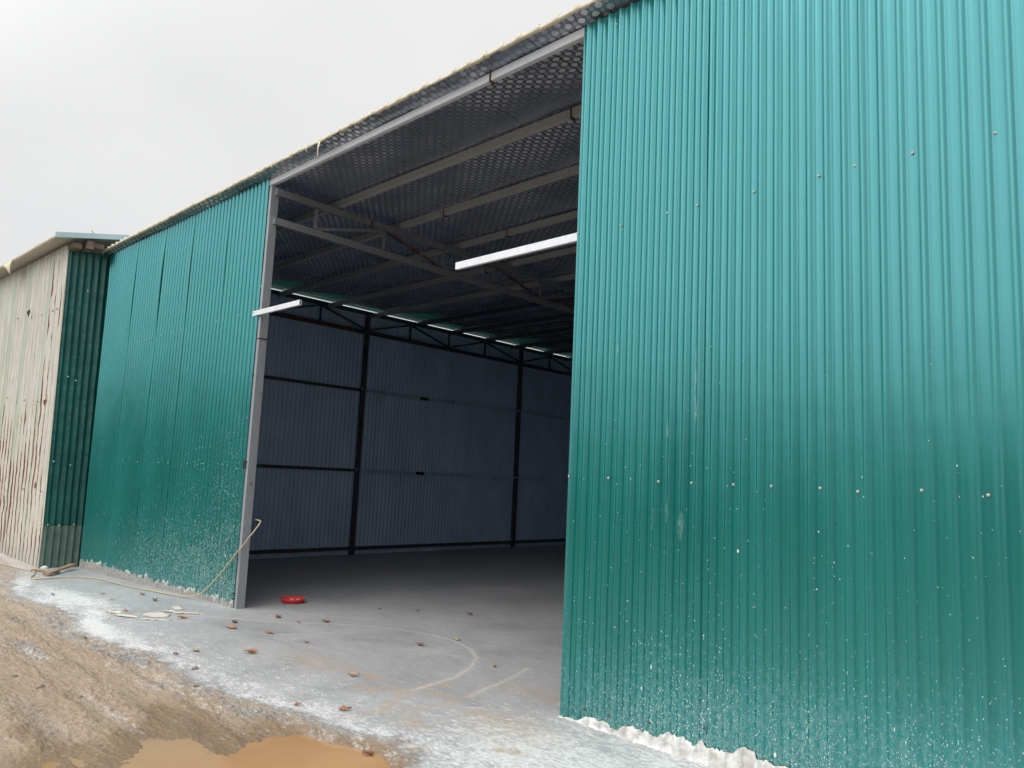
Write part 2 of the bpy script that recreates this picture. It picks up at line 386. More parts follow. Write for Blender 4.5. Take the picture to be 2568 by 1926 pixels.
class MB:
    def __init__(s): s.v = []; s.f = []; s.mi = []
    def add(s, vs, fs, mi=0):
        k = len(s.v); s.v += [tuple(q) for q in vs]; s.f += [tuple(i+k for i in f) for f in fs]; s.mi += [mi]*len(fs); return s
    def box(s, a, b, mi=0):
        (x0, y0, z0), (x1, y1, z1) = [tuple(min(p, q) for p, q in zip(a, b)), tuple(max(p, q) for p, q in zip(a, b))]
        v = [(x0, y0, z0), (x1, y0, z0), (x1, y1, z0), (x0, y1, z0), (x0, y0, z1), (x1, y0, z1), (x1, y1, z1), (x0, y1, z1)]
        return s.add(v, [(0, 3, 2, 1), (4, 5, 6, 7), (0, 1, 5, 4), (1, 2, 6, 5), (2, 3, 7, 6), (3, 0, 4, 7)], mi)
    def bar(s, p, q, w, h, upv=(0, 0, 1), mi=0):
        p, q = Vector(p), Vector(q); d = (q-p).normalized(); u = Vector(upv); sd_ = d.cross(u).normalized(); u = sd_.cross(d)
        v = [e + sd_*a*w/2 + u*b*h/2 for e in (p, q) for a, b in ((-1, -1), (1, -1), (1, 1), (-1, 1))]
        return s.add(v, [(0, 1, 2, 3), (7, 6, 5, 4), (0, 4, 5, 1), (1, 5, 6, 2), (2, 6, 7, 3), (3, 7, 4, 0)], mi)
    def tube(s, pts, r, n=8, mi=0):
        pts = [Vector(p) for p in pts]; k = len(s.v); rs = r if isinstance(r, list) else [r]*len(pts)
        for i, p in enumerate(pts):
            d = (pts[min(i+1, len(pts)-1)]-pts[max(i-1, 0)]).normalized()
            a = d.cross(Vector((0, 0, 1)))
            if a.length < 1e-3: a = d.cross(Vector((0, 1, 0)))
            a.normalize(); b = d.cross(a)
            for j in range(n):
                t = 2*math.pi*j/n; s.v.append(tuple(p + (a*math.cos(t)+b*math.sin(t))*rs[i]))
        for i in range(len(pts)-1):
            for j in range(n):
                s.f.append((k+i*n+j, k+i*n+(j+1) % n, k+(i+1)*n+(j+1) % n, k+(i+1)*n+j)); s.mi.append(mi)
        s.f.append(tuple(k+j for j in range(n))[::-1]); s.mi.append(mi); s.f.append(tuple(k+(len(pts)-1)*n+j for j in range(n))); s.mi.append(mi)
        return s
    def lathe(s, prof, c=(0, 0, 0), n=48, mi=0, axis='z'):
        k = len(s.v)
        for r, z in prof:
            for j in range(n):
                t = 2*math.pi*j/n; s.v.append((c[0]+r*math.cos(t), c[1]+r*math.sin(t), c[2]+z))
        for i in range(len(prof)-1):
            for j in range(n): s.f.append((k+i*n+j, k+i*n+(j+1) % n, k+(i+1)*n+(j+1) % n, k+(i+1)*n+j)); s.mi.append(mi)
        return s
    def build(s, name, mat, parent=None, smooth=False, bevel=0):
        me = bpy.data.meshes.new(name); me.from_pydata(s.v, [], s.f); me.polygons.foreach_set('material_index', s.mi)
        bm = bmesh.new(); bm.from_mesh(me); bmesh.ops.recalc_face_normals(bm, faces=bm.faces)
        if bevel: bmesh.ops.bevel(bm, geom=bm.edges[:], offset=bevel, segments=2, affect='EDGES', clamp_overlap=True)
        bm.to_mesh(me); bm.free()
        return link(name, me, mat, parent, smooth)
def grid_mesh(name, V, mat, parent=None, smooth=False, flip=False, keep=None):
    """V: (rows, cols, 3) array"""
    r, c, _ = V.shape; idx = np.arange(r*c).reshape(r, c)
    q = np.stack([idx[:-1, :-1], idx[:-1, 1:], idx[1:, 1:], idx[1:, :-1]], -1)
    if flip: q = q[..., ::-1]
    q = q.reshape(-1, 4)
    if keep is not None: q = q[keep.reshape(-1)]
    me = bpy.data.meshes.new(name); vv = V.reshape(-1, 3)
    used = np.unique(q); remap = np.zeros(r*c, int); remap[used] = np.arange(len(used)); q = remap[q]; vv = vv[used]
    me.vertices.add(len(vv)); me.vertices.foreach_set('co', vv.ravel().astype(np.float32))
    me.loops.add(q.size); me.loops.foreach_set('vertex_index', q.ravel().astype(np.int32))
    me.polygons.add(len(q)); me.polygons.foreach_set('loop_start', np.arange(0, q.size, 4, dtype=np.int32))
    me.update(calc_edges=True); me.validate()
    o = link(name, me, mat, parent, smooth)
    return o, used

# ------------------------------------------------------------------ terrain height and masks
YB = np.array([(-60, -1.1), (-17, -.75), (-14.5, -.85), (-13, -1.1), (-12, -1.35), (-11, -1.62), (-9.6, -1.52), (-9, -1.48), (-8, -1.7), (-7.2, -1.62), (-6.4, -1.58),
               (-5.6, -1.6), (-5, -1.52), (-4.6, -1.42), (-4.2, -1.38), (-3.75, -1.2), (-3.45, -1.3), (-3.2, -1.55), (-2.5, -1.8), (60, -1.9)])
def yb(x): return np.interp(x, YB[:, 0], YB[:, 1])
PUD = [(-4.3, -2.4, .4, .2, .4), (-4.05, -1.62, .40, .26, 1.0), (-3.75, -1.42, .2, .16, .7), (-3.8, -1.9, .5, .35, 1.0), (-4.6, -2.2, .42, .24, .62), (-5.2, -2.0, .32, .11, .5), (-4.75, -2.75, .3, .25, .55),
       (-4.9, -1.86, .3, .07, .35), (-3.9, -2.8, .5, .5, .7), (-3.3, -2.3, .5, .5, .8), (-5.35, -2.75, .2, .1, .3)]
def pudf(x, y):
    f = 0
    for cx, cy, sx, sy, a in PUD: f = f + a*np.exp(-((x-cx)/sx)**2-((y-cy)/sy)**2)
    return f
WATER = -.052
def fields(x, y):
    x = np.asarray(x, float); y = np.asarray(y, float)
    edge = yb(x) + .09*fbm(x*2.5, y*2.5, 5) + .05*fbm(x*12, y*12, 6)
    d = edge - y                                    # > 0 on the mud
    mud = ss(-.16, .12, d)
    slope = -.14*ss(8.2, 13.7, -x) - .004*np.clip(-y-6, 0, 30)*0
    h = slope + .004*fbm(x*1.3, y*1.3, 11) + .0012*fbm(x*9, y*9, 12)
    drop = -.012*ss(-.3, .1, d) - .028*ss(0, .45, d)
    near = ss(-2.6, -4, -x*0 - x*0 + 0*x - 0)*0
    ruts = 0
    for yy, w, a in ((-1.95, .10, .022), (-2.32, .09, .018), (-2.62, .13, .02), (-1.72, .07, .012), (-3.0, .15, .03), (-3.6, .2, .03)):
        yc = yy + .06*np.sin(x*.55+yy*3) + .05*fbm(x*.4, yy+0*x, 31)
        ruts = ruts - a*np.exp(-(np.abs(y-yc)/w)**3) + a*.6*np.exp(-((y-yc-w*1.35)/(w*.3))**2) + a*.5*np.exp(-((y-yc+w*1.35)/(w*.3))**2)
    tread = 0
    for yy, w in ((-1.95, .1), (-2.62, .11)):
        yc = yy + .06*np.sin(x*.55+yy*3) + .05*fbm(x*.4, yy+0*x, 31)
        tread = tread + np.exp(-((y-yc)/w)**4)*np.sin((x+np.abs(y-yc)*1.2)*2*math.pi/.075)*ss(-.1, .3, fbm(x*1.1, y*2, 41))
    rough = .012*fbm(x*3, y*13, 21, 5, .62) + .010*np.abs(fbm(x*9, y*34, 22, 4, .65))*2 + .006*fbm(x*26, y*44, 23, 3, .6)
    clodm = ss(.05, .35, fbm(x*.9, y*4.5, 51, 4)) * ss(.02, .12, d) * (1-ss(.25, 2.2, d)*.55)
    clod = clodm*(.03*np.clip(fbm(x*13, y*17, 52, 4, .65)+.15, 0, 1))
    rim = np.exp(-((d-.15)/.10)**2)*ss(-.35, .15, fbm(x*1.4, y*1.4, 58))
    clod = clod + rim*.015*np.clip(fbm(x*11, y*14, 53, 4, .6)+.2, 0, 1)
    pf = pudf(x, y); pn = pf + .24*fbm(x*2.6, y*6, 61, 6, .62)
    pm = ss(.28, .62, pn)*ss(.02, .1, d)
    flat = 1-pm*.93
    h = h + drop*1.0 + mud*flat*(.5*ruts + .0020*tread + rough + clod) 
    pfix = ss(.15, .5, pf)*ss(.0, .15, d)
    h = h*(1-pfix) + pfix*(WATER + .008 - .020*ss(.36, .85, pn) + (rough*.75+ruts*.15)*(1-pm*.7))
    # keep the dry mud just above the water level near the puddles
    cond = (x > -7.5) & (pf < .28) & (d > .05)
    h = np.where(cond, np.maximum(h, WATER+.003+.004*np.abs(fbm(x*9, y*14, 81))), h)
    wet = np.clip(ss(.02, .36, pn)*ss(0, .08, d), 0, 1)
    white = np.exp(-((d+.16)/.2)**2)*(.75+.35*fbm(x*.7, y*.7, 71))
    white = white*(.55+.55*ss(-.35, .3, fbm(x*1.6, y*3.2, 72, 4)))*ss(-14.2, -11.2, x)
    wr = ss(-4.6, -3.1, x)*np.exp(-(np.abs(y+.75)/.75)**2)*.7
    wr2 = ss(-3.9, -2.4, x)*ss(.4, -.3, y)*.6
    wl_ = np.exp(-((x+10.2)/1.5)**2)*np.exp(-((y+1.15)/.28)**2)*.9
    wf = np.exp(-((d+.05)/.75)**2)*.34
    white = np.clip(np.maximum.reduce([white, wr, wr2, wl_, wf]), 0, 1)*(1-.75*ss(.0, .3, d))
    for yy, xl, xh, a in ((-2.28, -12, -4.9, .34), (-1.80, -9.5, -5.2, .26), (-2.62, -9, -5.0, .22), (-1.66, -14, -7.5, .3)):
        yc = yy + .06*np.sin(x*.55+yy*3)
        white = np.maximum(white, a*np.exp(-((y-yc)/.06)**2)*ss(xl-1, xl, x)*ss(xh+.5, xh-.3, x)*ss(-.25, .25, fbm(x*1.2, y*6, 75)))
    stain = 0
    for i, (cx, cy) in enumerate([(-5.88, -.58), (-5.61, -.64), (-5.44, -.45), (-5.11, -.45), (-4.95, -.46), (-4.65, -.52), (-4.51, -.57), (-4.07, -.81), (-3.94, -.92), (-3.84, -.46),
                                 (-3.74, -.41), (-3.21, -.78), (-3.64, -1.18), (-4.5, -.14), (-4.18, -.56), (-4.8, -.68), (-4.35, -.35)]):
        a = (i*37 % 10)/10*1.2-.3; dx, dy = (x-cx), (y-cy); uu = dx*math.cos(a)+dy*math.sin(a); vv = -dx*math.sin(a)+dy*math.cos(a)
        s1 = .06 + .05*((i*13) % 7)/7; stain = np.maximum(stain, np.exp(-((uu/(s1*1.5))**2+(vv/(s1*.7))**2)**1.6))
    stain = np.maximum(stain, .55*np.exp(-((x+3.9)/.55)**2-((y-.25)/.16)**2))
    stain = np.maximum(stain, .6*np.exp(-((x+5.75)/.45)**2-((y+.55)/.16)**2))
    stain = np.maximum(stain, .6*np.exp(-((x+3.5)/.4)**2-((y+.45)/.3)**2))
    stain = np.maximum(stain, .85*ss(-.22, 0, d)*ss(-12.2, -13.3, x)); stain = np.maximum(stain, .5*ss(-11.5, -14, x)*ss(-.55, -.2, d))
    def poly(pts, w):
        best = np.full(np.shape(x), 9.)
        for (ax, ay), (bx, by) in zip(pts[:-1], pts[1:]):
            L = (bx-ax)**2+(by-ay)**2; tt = np.clip(((x-ax)*(bx-ax)+(y-ay)*(by-ay))/L, 0, 1)
            best = np.minimum(best, np.hypot(x-ax-tt*(bx-ax), y-ay-tt*(by-ay)))
        return np.exp(-(best/w)**2)
    arc = [(-8.3, -.62), (-7.36, .02), (-7.06, .39), (-6.74, .67), (-6.37, .87), (-5.99, .97), (-5.65, .97), (-5.32, .86), (-5.02, .67), (-4.81, .4), (-4.66, .09), (-4.6, -.21), (-4.55, -.43)]
    line = poly(arc, .014)*.75
    line = np.maximum(line, poly(arc[7:], .035)*.8*(.55+.45*np.sin(x*160+y*90)))
    line = np.maximum(line, poly([(-4.18, -.2), (-4.26, .03), (-4.31, .26), (-4.4, .54), (-4.5, .78)], .028)*(.55+.45*np.sin(y*170)))
    line = np.maximum(line, poly([(-8.0, .2), (-7.93, .34), (-7.36, .64), (-7.17, .81), (-6.9, 1.0)], .012)*.6)
    stain = np.maximum(stain, poly([(-4.62, -.1), (-4.55, -.43), (-4.5, -.62), (-4.3, -.9)], .06)*.7)
    stain = np.maximum(stain, poly([(-4.2, -.15), (-4.15, -.45), (-4.2, -.8), (-4.35, -1.1)], .05)*.7)
    return h, dict(mud=mud, white=white, stain=np.clip(stain, 0, 1), wet=wet, line=line, clod=np.clip(clodm*.75+rim*.9*ss(-.2, .2, fbm(x*6, y*9, 54)), 0, 1)*(1-wet)), edge-y
def hz(x, y): return float(fields(np.array([x]), np.array([y]))[0][0])

def axis(segs, far):
    a = []
    for x0, x1, f in segs:
        x_ = x0
        while x_ < x1: a.append(x_); x_ += f(x_)
    a.append(segs[-1][1])
    lo, hi = a[0], a[-1]; L = []; s_ = .1; q = lo
    while q > -far: s_ *= 1.35; q -= s_; L.append(q)
    H_ = []; s_ = .1; q = hi
    while q < far: s_ *= 1.35; q += s_; H_.append(q)
    return np.array(L[::-1]+a+H_)
gx = axis([(-19, -2.2, lambda v: .008+.0026*max(0, -v-3.2))], 900)
gy = axis([(-3.4, -1.1, lambda v: .0095), (-1.1, 1.3, lambda v: .013), (1.3, 3, lambda v: .04)], 900)
X, Y = np.meshgrid(gx, gy)
Hh, att, dd = fields(X, Y)
V = np.stack([X, Y, Hh], -1)
xc, yc = (X[:-1, :-1]+X[1:, 1:])/2, (Y[:-1, :-1]+Y[1:, 1:])/2
ismud = (dd[:-1, :-1]+dd[1:, 1:])/2 > .0
for nm, kp in (('concrete_apron', ~ismud), ('muddy_road', ismud)):
    o, used = grid_mesh(nm, V, M['ground'], None, True, False, kp)
    for k, a in att.items():
        at = o.data.attributes.new(k, 'FLOAT', 'POINT'); at.data.foreach_set('value', a.reshape(-1)[used].astype(np.float32))
    tag(o, kind='structure')
# puddle water, opaque with silt; the mud stands above it around the rim
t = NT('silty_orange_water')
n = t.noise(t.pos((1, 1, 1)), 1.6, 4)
refl_mix = t.mr(t.xyz()[0], -5.2, -3.9, 0, 1, True)  # water painted browner to the left, imitating the reflected left wall
t.set(color=t.mix(refl_mix, t.mix(t.mr(n, .3, .7), (.30, .185, .095), (.38, .24, .13)), t.mix(t.mr(n, .3, .7), (.42, .235, .11), (.52, .31, .16))), rough=.07, ior=1.33, normal=t.bump(t.noise(t.pos(), 12, 2), .02, .002)); M['water'] = t.m
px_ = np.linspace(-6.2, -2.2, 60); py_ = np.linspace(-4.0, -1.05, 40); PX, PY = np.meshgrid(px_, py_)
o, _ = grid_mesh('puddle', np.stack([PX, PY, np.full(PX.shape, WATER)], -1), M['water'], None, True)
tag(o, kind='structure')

# ------------------------------------------------------------------ the warehouse
W = empty('warehouse', (-5.9, .1, 0), 'long teal corrugated metal warehouse with a wide open front and bare concrete floor', 'building')
Z_FOIL = 5.15
PIT = .1
PROF = [(0, 0), (.12, 0), (.15, .0015), (.20, 0), (.34, 0), (.44, .0055), (.62, .0055), (.70, .023), (.885, .023), (.95, 0)]
PROF_IN = [(0, 0), (.38, 0), (.50, .022), (.80, .022), (.92, 0)]
def prof_cols(x0, x1, pitch=PIT, prof=PROF, phase=0.0):
    xs, ds = [], []
    k = math.floor((x0-phase)/pitch)-1
    while phase+k*pitch < x1+pitch:
        for u, d in prof:
            xx = phase+(k+u)*pitch
            if x0-1e-6 <= xx <= x1+1e-6: xs.append(xx); ds.append(d)
        k += 1
    def at(v):
        u = ((v-phase)/pitch) % 1; P_ = prof+[(1, prof[0][1])]
        return float(np.interp(u, [p[0] for p in P_], [p[1] for p in P_]))
    if not xs or xs[0] > x0+1e-4: xs.insert(0, x0); ds.insert(0, at(x0))
    if xs[-1] < x1-1e-4: xs.append(x1); ds.append(at(x1))
    return np.array(xs), np.array(ds)
ZR = [0, 1.63, 3.44, 5.08]
def bow(z):                                             # free spans between the girts
    z = np.asarray(z, float); o_ = np.zeros_like(z)
    for a, b in zip(ZR[:-1], ZR[1:]):
        mm = (z > a) & (z < b); o_[mm] = np.sin((z[mm]-a)/(b-a)*math.pi)
    return o_
def sheet(x0, x1, zb, zt, mat, name='wall_sheet', y0=0.0, warp=.003, edge=0, rows=34, shear=0.0, seed=0, shear_l=0.0):
    xs, ds = prof_cols(x0, x1)
    tt = np.linspace(0, 1, rows); U = (xs-x0)/(x1-x0)
    XX = np.repeat(xs[None], rows, 0); ZB = zb(xs) if callable(zb) else np.full(len(xs), zb); ZT = zt(xs) if callable(zt) else np.full(len(xs), zt)
    ZZ = ZB[None]+(ZT-ZB)[None]*tt[:, None]
    YY = y0 - ds[None] + warp*fbm(XX*1.1, ZZ*.8, 90) + .0010*fbm(XX*12, ZZ*2.5, 95) + .006*fbm(XX*.6+seed*5.3, ZZ*.5, 99)*np.sin(np.pi*U)[None]
    if edge:
        b = bow(ZZ[:, 0]); amp = np.array([.35, .38, 1.0])[np.clip(np.searchsorted(ZR, ZZ[:, 0])-1, 0, 2)]
        YY = YY - (edge*b*amp)[:, None]*ss(.80, 1, U)[None]**1.6
    XX = XX + (shear*(1-ZZ/5.1))*U[None] + (shear_l*(1-ZZ/5.1))*(1-U[None])
    o, _ = grid_mesh(name, np.stack([XX, YY, ZZ], -1), mat, W, False, False)
    return o
def screw_mb(x, y, z, r=.0085, d=(0, -1, 0)):
    b = MB(); n = 10; prof = [(1.5, 0), (1.5, .12), (1.0, .3), (.95, 1.0), (.5, 1.25), (0.02, 1.3)]
    for rr, h in prof:
        for j in range(n):
            a = 2*math.pi*j/n
            b.v.append((x+rr*r*math.cos(a), y-h*r, z+rr*r*math.sin(a)) if d[1] else (x+h*r*d[0], y+rr*r*math.cos(a), z+rr*r*math.sin(a)))
    for i in range(len(prof)-1):
        for j in range(n): b.f.append((i*n+j, i*n+(j+1) % n, (i+1)*n+(j+1) % n, (i+1)*n+j)); b.mi.append(0)
    return b
# left front: five lapped sheets with sprung edges
left = []
xe = [-13.86, -12.61, -11.52, -10.465, -9.40, -8.40]
zbl = lambda x: -.14*ss(8.2, 13.7, -x)-.02
for i in range(5):
    s_ = sheet(xe[i], xe[i+1]+(.045 if i < 4 else 0), zbl, 5.13, M['teal_left'], edge=(.016, .024, .012, .010, .0)[i], seed=i, y0=-.0015*(5-i)+.0, rows=50,
               shear=.05 if i == 4 else .0, shear_l=.20 if i == 0 else 0, warp=.006)
    left.append(s_)
def scr(parent, x, z, y=-.004, mat='brass', r=.0085):
    n_ = len(parent.data.vertices); co = np.empty(n_*3, np.float32); parent.data.vertices.foreach_get('co', co); co = co.reshape(-1, 3) + np.array(W.location)
    dd_ = np.abs(co[:, 0]-x)/.02 + np.abs(co[:, 2]-z)/.12; y = float(co[np.argsort(dd_)[:4], 1].min()) - .0008
    screw_mb(x, y, z, r).build('screw', M[mat], parent)
def owner(xs_list, sheets, x):
    for i in range(len(sheets)):
        if xs_list[i] <= x < xs_list[i+1]: return sheets[i]
    return sheets[-1]
for x, z in [(-12.66, 3.45), (-12.2, 3.45), (-11.9, 3.45), (-11.6, 3.44), (-11.23, 3.45), (-10.82, 3.45), (-10.53, 3.45), (-10.18, 3.46), (-9.86, 3.47), (-9.44, 3.45), (-8.86, 3.47),
             (-13.1, 1.62), (-12.67, 1.62), (-12.21, 1.62), (-11.6, 1.6), (-10.84, 1.61), (-10.51, 1.61), (-9.9, 1.61), (-9.43, 1.62), (-8.9, 1.62)]:
    scr(owner(xe, left, x), x, z, -.022, 'screw_teal', .006)
# right front: sheets running on past the picture
xr = [-3.472, -2.43, -1.452, -.38, .69, 1.76, 2.83, 3.9, 5.0]
right = []
for i in range(8):
    right.append(sheet(xr[i], xr[i+1]+(.035 if i < 7 else 0), -.06, 5.10, M['teal_right'] if i < 5 else M['teal_plain'], edge=(.006 if i < 7 else 0), seed=20+i, y0=-.0016*(8-i), rows=40, warp=.0045, shear_l=.0))
for x, z in [(-3.1, 1.64), (-2.7, 1.63), (-2.47, 1.63), (-2.19, 1.63), (-1.95, 1.63), (-1.67, 1.63), (-1.47, 1.62), (-1.16, 1.64), (-.87, 1.63), (-3.46, 1.64),
             (-3.07, 3.42), (-2.69, 3.43), (-2.46, 3.43), (-2.07, 3.43), (-1.67, 3.43), (-1.47, 3.44), (-1.17, 3.43), (-.79, 3.43), (-3.46, 3.44), (-3.15, 4.98), (-2.3, 4.98)]:
    scr(owner(xr, right, x), x, z, -.006 - float(np.interp((x/PIT) % 1, [p[0] for p in PROF]+[1], [p[1] for p in PROF]+[0])), 'brass', .0055)
for x, z in [(-3.24, .10), (-3.04, .11), (-2.73, .14), (-2.35, .2)]:
    scr(owner(xr, right, x), x, z, -.022, 'rust', .006)
# side and back walls (seen from inside)
def wall_y(x, y0_, y1_, name, zt, inward):
    ys, ds = prof_cols(y0_, y1_, PIT, PROF_IN); rows = 10; Z = np.linspace(-.2, zt, rows)
    A = np.zeros((rows, len(ys), 3)); A[..., 0] = x - inward*ds[None] + .003*fbm(ys*.8, 0*ys, 80)[None]; A[..., 1] = ys[None]; A[..., 2] = Z[:, None]
    return grid_mesh(name, A, M['teal_plain'], W, False, inward < 0)[0]
wall_y(-13.78, 0.03, 15, 'side_wall', 5.118, -1)
wall_y(5.05, 0.03, 15, 'side_wall', 5.085, 1)
xs, ds = prof_cols(-13.8, 5.05); A = np.zeros((6, len(xs), 3)); A[..., 0] = xs[None]; A[..., 1] = 15+ds[None]; A[..., 2] = np.linspace(-.2, 5.1, 6)[:, None]
grid_mesh('back_wall', A, M['teal_plain'], W, False, True)

# roof: ribbed top, foam edge, foil lining under it
RPROF = [(0, 0), (.36, 0), (.44, .030), (.56, .030), (.64, 0)]
rx, rd = prof_cols(-13.86, 5.3, .2, RPROF, .06); ys = np.array([-.145, .5, 5, 10, 15.3])
A = np.zeros((len(ys), len(rx), 3)); A[..., 0] = rx[None]; A[..., 1] = ys[:, None]
edgewob = .006*fbm(rx*3, rx*0, 7)+.012*fbm(rx*.45, rx*0, 8)
A[..., 2] = Z_FOIL+.034+rd[None]*.8+ (edgewob[None]*np.array([1, .4, 0, 0, 0])[:, None]); A[0, :, 1] += .008*fbm(rx*4, rx*0, 9)
roof, _ = grid_mesh('roof', A, M['roof_glow'], W, False)
PURL = [.92, 1.95, 3.05, 4.2, 5.35, 6.5, 7.6, 8.7, 9.8, 10.9, 12.0, 13.1, 14.2]
fx = np.arange(-13.86, 5.31, .06); fy = np.concatenate([[-.147, -.12, -.06], np.arange(0, 15.3, .03)])
FX, FY = np.meshgrid(fx, fy)
sag = np.zeros_like(FX)
for p in [0.0]+PURL:
    dpp = (p - FY)                                     # in front of this purlin
    dip = .052*np.exp(-(np.abs(dpp)/.11)**1.6)*(dpp > -.0) + .050*np.exp(-((dpp)/.05)**2)*(dpp <= 0)
    sag -= dip*(.75+.5*fbm(FX*.9+p*7, FY*0+p, 60))
sag += .010*fbm(FX*1.0, FY*1.2, 63) + .006*fbm(FX*4, FY*3, 64)
seamd = np.abs(((FX+13.98+.35) % 1.025)-.51)
sag += .006*np.exp(-(seamd/.05)**2)
FZ = Z_FOIL+.012+sag
ew = np.interp(FX, rx, edgewob); FZ[:1] = Z_FOIL+.006+ew[:1]; FZ = FZ + ew*np.clip(1-FY/.6, 0, 1)
FZ = np.minimum(FZ, Z_FOIL+.03+ew*np.clip(1-FY/.6, 0, 1))
bay = np.searchsorted([0.]+PURL, FY); P0 = np.array([-.3, 0.]+PURL+[15.4]); fr = (FY-P0[bay])/(P0[bay+1]-P0[bay])
cut = np.where(FY > .95, -13.75+1.25*fr*(.7+.3*np.sin(bay*2.3)), -20)
kp = (FX > cut)[:-1, :-1]
lining, _ = grid_mesh('foil_lining', np.stack([FX, FY, FZ], -1), M['foil'], roof, True, True, kp)
# ragged foam edge along the eave
ex, ed = prof_cols(-13.86, 5.3, .2, RPROF, .06); exx = np.arange(-13.86, 5.3, .02); edd = np.interp(exx, ex, ed); ewx = np.interp(exx, rx, edgewob)
rag = .006*fbm(exx*17, exx*0, 14)
A = np.zeros((4, len(exx), 3)); A[..., 0] = exx[None]
yq = -.15 - .004*fbm(exx*9, exx*0, 15)+.008*fbm(exx*4, exx*0, 9)
A[0, :, 1] = yq+.02; A[0, :, 2] = Z_FOIL+.002+ewx+rag
A[1, :, 1] = yq-.004; A[1, :, 2] = Z_FOIL+.004+ewx+rag
A[2, :, 1] = yq-.006; A[2, :, 2] = Z_FOIL+.032+edd*.95+ewx+rag*.6
A[3, :, 1] = yq+.02; A[3, :, 2] = Z_FOIL+.036+edd*.85+ewx
grid_mesh('foam_edge', A, M['foam'], roof, False)
# a few torn strips of lining hanging from the eave
def strip(x, z0, L, w, y=-.155, bend=.02, name='torn_strip'):
    n_ = 7; A_ = np.zeros((n_, 3, 3))
    for i in range(n_):
        u = i/(n_-1); ww = w*(1-.75*u)*(1+.2*math.sin(9*u))
        for j in range(3): A_[i, j] = (x+(j-1)*ww*.5+.25*w*math.sin(5*u)+.02*u, y-bend*math.sin(3*u)+.008*(j == 1), z0-L*u)
    o, _ = grid_mesh(name, A_, M['paper'], roof, True)
    md = o.modifiers.new('thick', 'SOLIDIFY'); md.thickness = .004
strip(-7.03, 5.16, .20, .045); strip(-7.28, 5.15, .045, .05); strip(-8.05, 5.15, .03, .05); strip(-4.46, 5.17, .03, .03); strip(-13.83, 5.15, .05, .09)

# front beam, posts, girt ends
def box_part(a, b, name, mat, parent=W, bevel=.003): return MB().box(a, b).build(name, M[mat], parent, False, bevel)
beam = box_part((-8.42, .004, 5.043), (-3.40, .054, 5.118), 'eave_beam', 'galv_bright')
for xx in (-4.53,): box_part((xx-.012, -.001, 5.03), (xx+.012, .057, 5.13), 'weld_joint', 'rust', beam, .002)
box_part((-3.40, .06, 5.03), (5.0, .11, 5.11), 'eave_beam', 'galv_dull'); box_part((-13.78, .06, 5.03), (-8.43, .11, 5.11), 'eave_beam', 'galv_dull')
def post(x, mat='post'):
    b = MB(); w = .056; y0_, y1_ = .004, .104; n_ = 16
    vs = []
    for i in range(n_):
        u = i/(n_-1); z = -.15+u*(5.03+.15); lean = .045*(1-u) if x < -8 else 0
        vs += [(x+lean, y0_, z), (x+w+lean, y0_, z), (x+w+lean, y1_, z), (x+lean, y1_, z)]
    fs = [(i*4+j, i*4+(j+1) % 4, i*4+4+(j+1) % 4, i*4+4+j) for i in range(n_-1) for j in range(4)] + [(0, 3, 2, 1), tuple((n_-1)*4+j for j in range(4))]
    b.add(vs, fs); return b.build('post', M[mat], W)
pl = post(-8.385)
post(-3.462, 'post'); box_part((-3.486, .002, 4.5), (-3.463, .02, 5.03), 'lit_post_edge', 'galv_bright'); post(1.4); post(4.9)  # bright strip added to stand for the lit upper edge of the post
# weld seam, hinges, on the left post
box_part((-8.362, -.001, 3.12), (-8.30, .108, 3.132), 'weld_joint', 'rust_dark', pl, .002)
for z in (1.60, .10):
    h_ = MB().box((-8.385, -.02, z), (-8.335, .003, z+.012)).box((-8.385, -.02, z+.06), (-8.335, .003, z+.072)).tube([(-8.38, -.018, z-.02), (-8.38, -.018, z+.10)], .007, 10)
    h_.build('hinge', M['rust_dark'], pl)
def hollow(x0, x1, y0_, z0, w, h, name, mat, parent=W, th=.004):
    b = MB(); o_ = [(y0_, z0), (y0_+w, z0), (y0_+w, z0+h), (y0_, z0+h)]; i_ = [(y0_+th, z0+th), (y0_+w-th, z0+th), (y0_+w-th, z0+h-th), (y0_+th, z0+h-th)]
    vs = [(x, p, q) for x in (x0, x1) for p, q in o_] + [(x, p, q) for x in (x0, x1) for p, q in i_]
    fs = []
    for j in range(4):
        k = (j+1) % 4
        fs += [(j, k, 4+k, 4+j), (8+k, 8+j, 12+j, 12+k), (k, j, 8+j, 8+k), (4+j, 4+k, 12+k, 12+j)]
    b.add(vs, fs); o = b.build(name, M[mat], parent)
    return o
g1_ = hollow(-8.46, -7.385, -.034, 3.405, .03, .058, 'girt_end', 'galv_bright')
g2_ = hollow(-4.85, -3.40, .004, 3.398, .03, .062, 'girt_end', 'galv_bright')
for x in (-8.43,): screw_mb(x, -.035, 3.44, .007).build('screw', M['brass'], g1_)
for zz in (1.62, 3.42):
    box_part((-13.7, .01, zz-.03), (-8.47, .035, zz+.03), 'girt', 'steel_dark')
for zz in (1.62,): box_part((-3.4, .01, zz-.03), (5.0, .035, zz+.03), 'girt', 'steel_dark')
box_part((-3.39, .01, 3.398), (5.0, .034, 3.46), 'girt', 'steel_dark')

